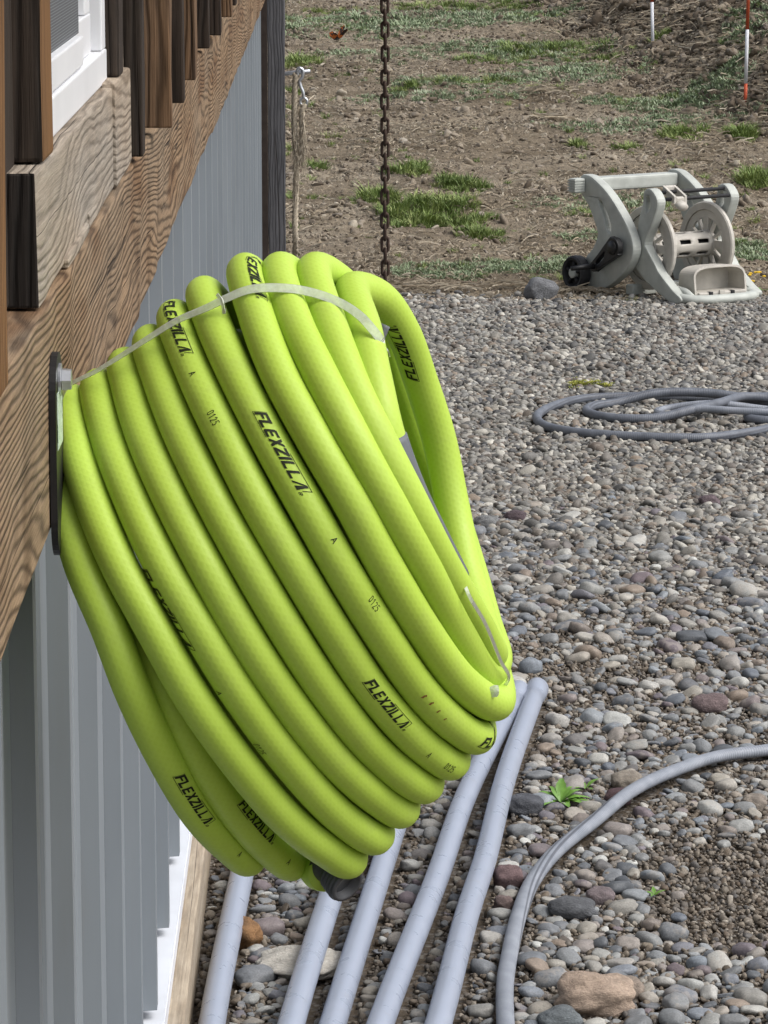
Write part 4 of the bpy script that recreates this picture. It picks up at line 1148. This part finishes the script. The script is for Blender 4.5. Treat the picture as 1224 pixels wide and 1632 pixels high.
def cover(x, y):
    """how stony a spot is: washed stones by the wall and pipes, bare soil patches to the right"""
    n = mnoise.noise((x * 3.2, y * 1.6, 5.5)) * .5 + mnoise.noise((x * 8, y * 5, 1.5)) * .25
    bare = max(0, 1 - ((x - .60) / .18) ** 2 - ((y - 4.75) / .45) ** 2) * .9 + max(0, 1 - ((x - .42) / .22) ** 2 - ((y - 6.25) / .30) ** 2) * .5
    near = .25 * (1 - sm(.1, .35, x)) * (1 - sm(5, 6, y))
    return .72 + n * .55 - bare + near
peb = []
for r0, r1, n in ((.017, .026, 700), (.012, .018, 3000), (.008, .0125, 9000), (.0055, .0085, 15000)):
    for _ in range(n):
        y = 3.9 + 4.3 * PR_.random() ** 1.15; x = PR_.uniform(-.165, .12 + .135 * y + .25)
        if PR_.random() > cover(x, y): continue
        if y > 6.9 and PR_.random() < (y - 6.9) / 1.2: continue
        r = PR_.uniform(r0, r1)
        if hits(x, y, r) or clash(x, y, r): continue
        add_cell(x, y, r); peb.append((x, y, r))
def in_view(x, y):
    px = 520 + x * 5700 / y; py = -240 + 1.44 * 5700 / (y * 1.0)
    return -20 < px < 1250 and py < 1690 and not (px < 650 and py < 1330) 
vis = sorted((p for p in peb if in_view(p[0], p[1])), key=lambda p: -p[2] / p[1])
near300 = vis[:300]; s300 = set(near300)
for k, (x, y, r) in enumerate(near300):
    s = r * .86
    o = put('pebble', PEBS[k % len(PEBS)], None, gravel, (x, y, r * PR_.uniform(.10, .42)), (PR_.gauss(0, .22), PR_.gauss(0, .22), PR_.uniform(0, 6.28)), (s, s, s * PR_.uniform(.8, 1.15)))

def proto(name, meshes):
    c = bpy.data.collections.new(name)
    for i, m in enumerate(meshes):
        o = bpy.data.objects.new('%s_%02d' % (name, i), m); c.objects.link(o)
    return c
def scatter(name, coll, nvar, pts, rots, scls, label, cat, par=None):
    """many loose pieces as one object: a cloud of points with an instance on each"""
    n = len(pts); me = bpy.data.meshes.new(name); me.vertices.add(n)
    me.vertices.foreach_set('co', np.asarray(pts, np.float32).ravel())
    for nm, ty, arr in (('rot', 'FLOAT_VECTOR', rots), ('scl', 'FLOAT_VECTOR', scls)):
        a = me.attributes.new(nm, ty, 'POINT'); a.data.foreach_set('vector', np.asarray(arr, np.float32).ravel())
    a = me.attributes.new('idx', 'INT', 'POINT'); a.data.foreach_set('value', RNG.integers(0, nvar, n).astype(np.int32))
    o = bpy.data.objects.new(name, me); COL.objects.link(o)
    g = bpy.data.node_groups.new(name, 'GeometryNodeTree')
    g.interface.new_socket('Geometry', in_out='INPUT', socket_type='NodeSocketGeometry'); g.interface.new_socket('Geometry', in_out='OUTPUT', socket_type='NodeSocketGeometry')
    N = g.nodes; gi, go = N.new('NodeGroupInput'), N.new('NodeGroupOutput'); ci = N.new('GeometryNodeCollectionInfo'); ip = N.new('GeometryNodeInstanceOnPoints')
    ci.inputs['Collection'].default_value = coll; ci.inputs['Separate Children'].default_value = True; ci.inputs['Reset Children'].default_value = True
    ip.inputs['Pick Instance'].default_value = True
    L = g.links; L.new(gi.outputs[0], ip.inputs['Points']); L.new(ci.outputs[0], ip.inputs['Instance'])
    for nm, ty, sk in (('rot', 'FLOAT_VECTOR', 'Rotation'), ('scl', 'FLOAT_VECTOR', 'Scale'), ('idx', 'INT', 'Instance Index')):
        na = N.new('GeometryNodeInputNamedAttribute'); na.data_type = ty; na.inputs['Name'].default_value = nm
        if sk == 'Rotation':
            er = N.new('FunctionNodeEulerToRotation'); L.new(na.outputs[0], er.inputs[0]); L.new(er.outputs[0], ip.inputs[sk])
        else: L.new(na.outputs[0], ip.inputs[sk])
    L.new(ip.outputs[0], go.inputs[0])
    md = o.modifiers.new('scatter', 'NODES'); md.node_group = g
    tag(o, label, cat, None, 'stuff')
    return o
rest = [p for p in peb if p not in s300]
C_peb = proto('pebble_shape', PEBS)
def rnd_rot(n, tilt): return np.c_[RNG.normal(0, tilt, n), RNG.normal(0, tilt, n), RNG.uniform(0, 6.28, n)]
A = np.array(rest); n = len(A)
s = A[:, 2] * .86
scatter('pebbles', C_peb, len(PEBS), np.c_[A[:, 0], A[:, 1], A[:, 2] * RNG.uniform(.05, .4, n)], rnd_rot(n, .25), np.c_[s, s, s * RNG.uniform(.8, 1.15, n)],
        'mixed river pebbles scattered over the dark soil around pipes and hose', 'pebbles')
# grit between the pebbles
GR = []
for i in range(8):
    m = pebble_mesh(80 + i, 2, PR_.uniform(.55, .9), PR_.uniform(1, 1.4), .25, .25); m.materials.append(M_grit); GR.append(m)
C_grit = proto('grit_shape', GR)
def jitter(x0, x1, y0, y1, c):
    gx, gy = np.meshgrid(np.arange(x0, x1, c), np.arange(y0, y1, c)); gx = gx.ravel(); gy = gy.ravel()
    return gx + RNG.uniform(-.5, .5, gx.size) * c, gy + RNG.uniform(-.5, .5, gx.size) * c
X, Y = jitter(-.168, 1.45, 3.85, 8.3, .0085)
k = X < .12 + .135 * Y + .2; X, Y = X[k], Y[k]
k = np.array([not hits(x, y, .003, .5) for x, y in zip(X, Y)]); X, Y = X[k], Y[k]
n = len(X); r = np.exp(RNG.normal(math.log(.0030), .38, n)).clip(.0014, .0065)
scatter('grit', C_grit, 8, np.c_[X, Y, r * RNG.uniform(-.1, .6, n)], rnd_rot(n, .6), np.c_[r, r * RNG.uniform(.7, 1.2, n), r * RNG.uniform(.7, 1.1, n)],
        'fine dark grit filling the gaps between the near pebbles', 'grit')
# finer, paler crushed gravel farther back
FN = []
for i in range(8):
    m = pebble_mesh(110 + i, 2, PR_.uniform(.5, .85), PR_.uniform(1.05, 1.5), .22, .2); m.materials.append(M_fine); FN.append(m)
C_fine = proto('fine_gravel_shape', FN)
X, Y = jitter(-.168, 2.2, 6.6, 11.75, .0118)
k = (X < .12 + .135 * Y + .35) & (RNG.random(X.size) < np.clip((Y - 6.6) / 1.1, 0, 1)); X, Y = X[k], Y[k]
lim = np.array([11.60 + edge_wob(x) for x in np.linspace(-.3, 2.4, 80)]); k = Y < np.interp(X, np.linspace(-.3, 2.4, 80), lim) + RNG.normal(0, .05, X.size); X, Y = X[k], Y[k]
k = np.array([not hits(x, y, .006, .5) for x, y in zip(X, Y)]); X, Y = X[k], Y[k]
n = len(X); r = np.exp(RNG.normal(math.log(.0062), .33, n)).clip(.003, .0165)
scatter('fine_gravel', C_fine, 8, np.c_[X, Y, np.maximum(0, (Y - 11.6) * .05) + r * RNG.uniform(0, .6, n)], rnd_rot(n, .4), np.c_[r, r * RNG.uniform(.75, 1.1, n), r * RNG.uniform(.7, 1.1, n)],
        'pale fine crushed gravel between the far hose loops and the field', 'gravel')

# ------------------------------------------------------------------ field: clods, straw, grass
CL = []
for i in range(8):
    m = pebble_mesh(140 + i, 2, PR_.uniform(.6, .9), PR_.uniform(1, 1.4), .4, .3); m.materials.append(M_clod); CL.append(m)
C_clod = proto('clod_shape', CL)
X, Y = jitter(-1.2, 3.3, 11.5, 20.8, .028)
k = (X > -.5 - (Y - 11) * .03) & (X < .1 + .135 * Y + .5); X, Y = X[k], Y[k]
dens = np.array([.35 + .65 * sm(-.15, .3, mnoise.noise((x * 1.1, y * 2.0, 7))) + (.5 if x > xb(y) else 0) for x, y in zip(X, Y)])
k = RNG.random(X.size) < dens; X, Y = X[k], Y[k]
Z = np.array([ground(x, y) for x, y in zip(X, Y)]); n = len(X)
r = np.exp(RNG.normal(math.log(.0054), .5, n)).clip(.002, .022)
scatter('dirt_clods', C_clod, 8, np.c_[X, Y, Z + r * .1], rnd_rot(n, .6), np.c_[r * 1.2, r, r * .75], 'brown dirt clods strewn over the bare field', 'dirt')
MC = []
for i in range(6):
    m = pebble_mesh(170 + i, 2, PR_.uniform(.6, .9), PR_.uniform(1, 1.4), .5, .5); m.materials.append(M_mound); MC.append(m)
X, Y = jitter(.9, 3.4, 14.4, 21.5, .022)
k = np.array([x > xb(y) - .05 + .12 * mnoise.noise((x * 4, y * 4, 2)) for x, y in zip(X, Y)]) & (X < .1 + .135 * Y + .6); X, Y = X[k], Y[k]
Z = np.array([ground(x, y) for x, y in zip(X, Y)]); n = len(X); r = np.exp(RNG.normal(math.log(.0075), .5, n)).clip(.003, .030)
scatter('bank_clods', proto('bank_clod_shape', MC), 6, np.c_[X, Y, Z + r * .1], rnd_rot(n, .6), np.c_[r * 1.2, r, r * .8], 'dark fresh clods covering the dirt bank behind the marker stakes', 'dirt')
# straw flecks and dead stalks
SW = []
for i in range(6):
    b = PR_.uniform(-.25, .25); V = []; F = []
    for q in range(4):
        u = q / 3; c = Vector((u - .5, b * (u - .5) ** 2 * 2, .12 * math.sin(u * 3.1)))
        for a in range(3): V.append(c + Vector((0, .035 * math.cos(a * 2.09), .035 * math.sin(a * 2.09))))
    for q in range(3):
        for a in range(3): F.append((q * 3 + a, q * 3 + (a + 1) % 3, q * 3 + 3 + (a + 1) % 3, q * 3 + 3 + a))
    m = mesh(V, F); m.materials.append(M_straw); SW.append(m)
C_straw = proto('straw_shape', SW)
n = 60000
Y = 11.5 + 9.2 * RNG.random(n); X = -.9 + (.135 * Y + 1.6) * RNG.random(n)
dens = np.array([.25 + .75 * sm(-.1, .35, mnoise.noise((x * 1.7, y * 1.3, 12))) + (.5 if x > xb(y) - .2 else 0) for x, y in zip(X, Y)])
k = RNG.random(n) < dens; X, Y = X[k], Y[k]; n = len(X)
Z = np.array([ground(x, y) for x, y in zip(X, Y)])
ln = np.exp(RNG.normal(math.log(.020), .55, n)).clip(.006, .13); th = RNG.uniform(.03, .075, n)
scatter('straw', C_straw, 6, np.c_[X, Y, Z + .005], np.c_[RNG.normal(0, .2, n), RNG.normal(0, .22, n), RNG.normal(0, .8, n)], np.c_[ln, th, th],
        'pale dry straw bits littering the dirt field', 'straw')
# a few thicker straw heaps
HP = [(.966, 15.39, .10, .05, 60), (.98, 16.0, .09, .10, 60), (1.75, 15.25, .25, .3, 120), (1.30, 18.3, .2, .2, 70), (.87, 11.68, .10, .05, 60), (.30, 11.75, .25, .06, 70), (.62, 11.78, .2, .06, 50), (1.55, 14.6, .2, .2, 50), (1.75, 16.3, .3, .6, 160), (1.5, 17.4, .3, .5, 120), (1.95, 15.4, .2, .3, 90)]
hp = []
for x, y, rx, ry, c in HP:
    for _ in range(c): hp.append((PR_.gauss(x, rx * .5), PR_.gauss(y, ry * .5)))
n = len(hp); ln = np.exp(RNG.normal(math.log(.075), .4, n)).clip(.02, .2)
scatter('straw_heaps', C_straw, 6, [(x, y, ground(x, y) + .012) for x, y in hp], np.c_[RNG.normal(0, .2, n), RNG.normal(0, .25, n), RNG.normal(0, .6, n)], np.c_[ln, np.full(n, .07), np.full(n, .07)],
        'small heaps of longer dry stalks lying on the dirt and gravel edge', 'straw')

def tuft_mesh(seed, nb, hh, spread, w, mat):
    rr_ = random.Random(seed); V, F = [], []
    for _ in range(nb):
        a = rr_.uniform(0, 6.28); d = spread * rr_.random() ** .6; x0, y0 = d * math.cos(a), d * math.sin(a)
        h_ = hh * rr_.uniform(.5, 1.15); ln = rr_.uniform(.25, 1.1) * h_; b = rr_.uniform(0, 6.28) if rr_.random() < .4 else a
        px, py = -math.sin(b), math.cos(b); k = len(V)
        for q in range(4):
            u = q / 3; ww = w * (1 - u ** 1.6) + .0003
            cx_, cy_, cz_ = x0 + math.cos(b) * ln * u * u, y0 + math.sin(b) * ln * u * u, h_ * (u - .28 * u * u * (ln / h_))
            V += [(cx_ - px * ww, cy_ - py * ww, cz_), (cx_ + px * ww, cy_ + py * ww, cz_)]
        for q in range(3): F.append((k + q * 2, k + q * 2 + 1, k + q * 2 + 3, k + q * 2 + 2))
    m = mesh(V, F); m.materials.append(mat); return m
TF = [tuft_mesh(i, 42, .06, .038, .0028, M_grass) for i in range(6)]
PT = [tuft_mesh(20 + i, 34, .022, .035, .0032, M_pale) for i in range(5)]
C_tuft = proto('grass_tuft_shape', TF); C_pale = proto('ground_cover_shape', PT)
GP = [  # x, y, rx, ry, tufts per patch, size
    (.39, 13.20, .22, .24, 130, 1.0), (.33, 14.05, .085, .09, 30, .95), (.19, 13.52, .085, .13, 45, 1.0), (.52, 13.80, .11, .10, 42, .9), (.55, 12.85, .09, .07, 22, .8), (-.05, 14.28, .06, .06, 16, .8), (-.12, 16.94, .11, .14, 40, .9), (-.16, 16.2, .05, .12, 16, .8),
    (.03, 18.84, .14, .12, 22, .8), (.72, 19.0, .45, .20, 100, .8), (1.1, 18.6, .2, .14, 36, .8), (1.09, 17.44, .34, .20, 120, .8), (1.31, 17.07, .18, .14, 50, .8), (.77, 17.13, .18, .12, 36, .7), (.68, 16.36, .28, .12, 62, .7), (.36, 16.23, .07, .06, 10, .7),
    (.99, 16.08, .1, .1, 18, .7), (1.49, 15.81, .3, .16, 40, .6), (1.48, 14.88, .10, .12, 34, 1.0), (1.73, 14.91, .07, .15, 34, 1.1), (1.68, 13.86, .08, .18, 60, 1.2), (1.04, 14.71, .03, .05, 8, .8), (1.23, 14.68, .06, .07, 14, .8), (.97, 13.18, .09, .07, 10, .6),
    (1.01, 11.53, .035, .05, 12, .45), (1.6, 17.04, .05, .07, 14, .9), (1.92, 16.3, .12, .3, 30, .6), (.12, 18.2, .3, .18, 30, .6), (-.03, 13.63, .04, .05, 6, .6), (.95, 12.15, .10, .10, 16, .5), (1.45, 12.5, .12, .2, 26, .5), (.80, 11.95, .12, .05, 12, .5), (1.52, 11.75, .05, .05, 10, .6), (1.38, 13.3, .2, .25, 20, .5)]
def patch(P, mul=1.0):
    out, sc_ = [], []
    for x, y, rx, ry, c, sz in P:
        for _ in range(int(c * mul)):
            a = PR_.uniform(0, 6.28); d = PR_.random() ** .5
            d *= 1 + .35 * mnoise.noise((math.cos(a) * 1.5 + x * 9, math.sin(a) * 1.5 + y * 9, 3))
            px, py = x + rx * d * math.cos(a), y + ry * d * math.sin(a)
            out.append((px, py, ground(px, py) - .004)); sc_.append(sz * PR_.uniform(.55, 1.2) * (1.1 - .4 * d))
    return out, sc_
P, S_ = patch(GP); 
for _ in range(420):
    y = PR_.uniform(12, 20.5); x = PR_.uniform(-.6, .135 * y + .3); P.append((x, y, ground(x, y) - .004)); S_.append(PR_.uniform(.25, .6))
n = len(P); S_ = np.array(S_)
scatter('grass', C_tuft, 6, P, rnd_rot(n, .12), np.c_[S_, S_, S_ * RNG.uniform(.7, 1.1, n)], 'green grass tufts growing in patches on the dirt field', 'grass')
PP = [(.38, 12.10, .16, .16, 110, 1.0), (.76, 12.20, .28, .14, 190, 1.0), (.98, 12.69, .16, .10, 50, 1.0), (1.45, 12.45, .16, .25, 120, 1.0), (1.50, 15.75, .38, .22, 260, 1.2), (1.73, 15.7, .2, .2, 110, 1.2), (1.95, 16.3, .15, .35, 120, 1.2), (.70, 16.4, .5, .2, 120, 1.1), (.9, 17.4, .6, .3, 200, 1.2), (.5, 18.5, .7, .4, 200, 1.3), (1.2, 15.2, .3, .2, 80, 1.0), (.2, 17.2, .4, .2, 60, 1.1), (1.1, 13.4, .4, .3, 90, .9), (.1, 18.2, .5, .4, 160, 1.3), (1.0, 18.6, .5, .3, 180, 1.3), (1.2, 16.6, .35, .3, 140, 1.2), (1.55, 15.3, .35, .2, 160, 1.1), (.5, 16.0, .5, .2, 90, 1.0)]
P, S_ = patch(PP, 1.6); n = len(P); S_ = np.array(S_)
scatter('ground_cover', C_pale, 5, P, rnd_rot(n, .15), np.c_[S_, S_, S_], 'pale silvery green low growth spread over the dirt', 'ground cover')
M_moss = m_grass('yellow green moss', (.17, .19, .03), (.28, .30, .05), (.40, .38, .08))
MS = [tuft_mesh(60 + i, 30, .007, .022, .0022, M_moss) for i in range(3)]
P = [(PR_.gauss(.722, .035), PR_.gauss(9.64, .035), .008) for _ in range(26)]; n = len(P)
scatter('moss', proto('moss_shape', MS), 3, P, rnd_rot(n, .1), np.ones((n, 3)) * .8, 'small yellow green moss patch on the gravel behind the hose loops', 'moss')

# ------------------------------------------------------------------ small plants
def leaf(L, w, rise, droop, n=7):
    V, F = [], []
    for i in range(n):
        u = i / (n - 1); ww = w * (math.sin(math.pi * (u ** .75)) ** .8 if 0 < u < 1 else .06) * (1 + .18 * math.sin(u * 26))
        x = L * u; z = rise * L * u - droop * L * u * u
        V += [(x, -ww, z + ww * .35), (x, 0, z), (x, ww, z + ww * .35)]
    for i in range(n - 1):
        for j in range(2): F.append((i * 3 + j, i * 3 + j + 1, i * 3 + 4 + j, i * 3 + 3 + j))
    return mesh(V, F, True)
def weed(x, y, spec, lab, m=None):
    e = empty('weed', (x, y, .004)); tag(e, lab, 'weed')
    for a, L, w, r_, d_ in spec:
        me = leaf(L, w, r_, d_); me.materials.append(m or M_weed)
        put('leaf', me, None, e, (x, y, .006), (0, 0, a))
weed(.356, 5.300, [(1.45, .046, 0.0075, 1.15, .6), (.05, .048, 0.0078, .45, .35), (3.2, .044, 0.0078, .42, .3), (.55, .042, 0.0075, .8, .5), (2.6, .038, 0.0067, .7, .4), (-.6, .045, 0.0083, .35, .3), (-1.3, .042, 0.0083, .3, .25), (-2.3, .040, 0.0075, .32, .25), (.9, .034, 0.0063, 1.1, .6), (2.1, .03, 0.0060, 1.2, .6), (-.2, .052, 0.0075, .3, .28)],
     'green leafy weed rosette growing right of the pipes')
weed(.400, 5.375, [(.6, .030, .0040, .9, .5), (1.9, .022, .0035, .8, .4), (3.6, .020, .0035, .5, .3), (5.2, .022, .0035, .5, .3)], 'small green seedling beside the dark maroon stone')
weed(.455, 4.80, [(.4, .018, .003, .6, .3), (1.6, .016, .003, .9, .4), (2.9, .016, .003, .6, .3), (4.4, .02, .003, .5, .3)], 'tiny green seedling in the soil right of the mauve stone')
M_flow = simple('yellow flower petals', (.70, .45, .03), .6, .3, .2, 90)
fl = empty('flowering_weed', (1.425, 11.74, .0)); tag(fl, 'low weed with small yellow flowers at the right of the reel', 'weed')
for k in range(9):
    x, y = 1.425 + PR_.gauss(0, .018), 11.74 + PR_.gauss(0, .02); z = .01 + .05 * PR_.random()
    me = leaf(.03, .005, .6, .4); me.materials.append(M_weed); put('leaf', me, None, fl, (x, y, .004), (0, 0, PR_.uniform(0, 6.28)))
    bm = bmesh.new(); bmesh.ops.create_icosphere(bm, subdivisions=1, radius=.0075)
    for v in bm.verts: v.co = Vector((v.co.x, v.co.y, v.co.z * .5)) + Vector((x, y, z + .02))
    put('flower_head', bm_mesh(bm), M_flow, fl)
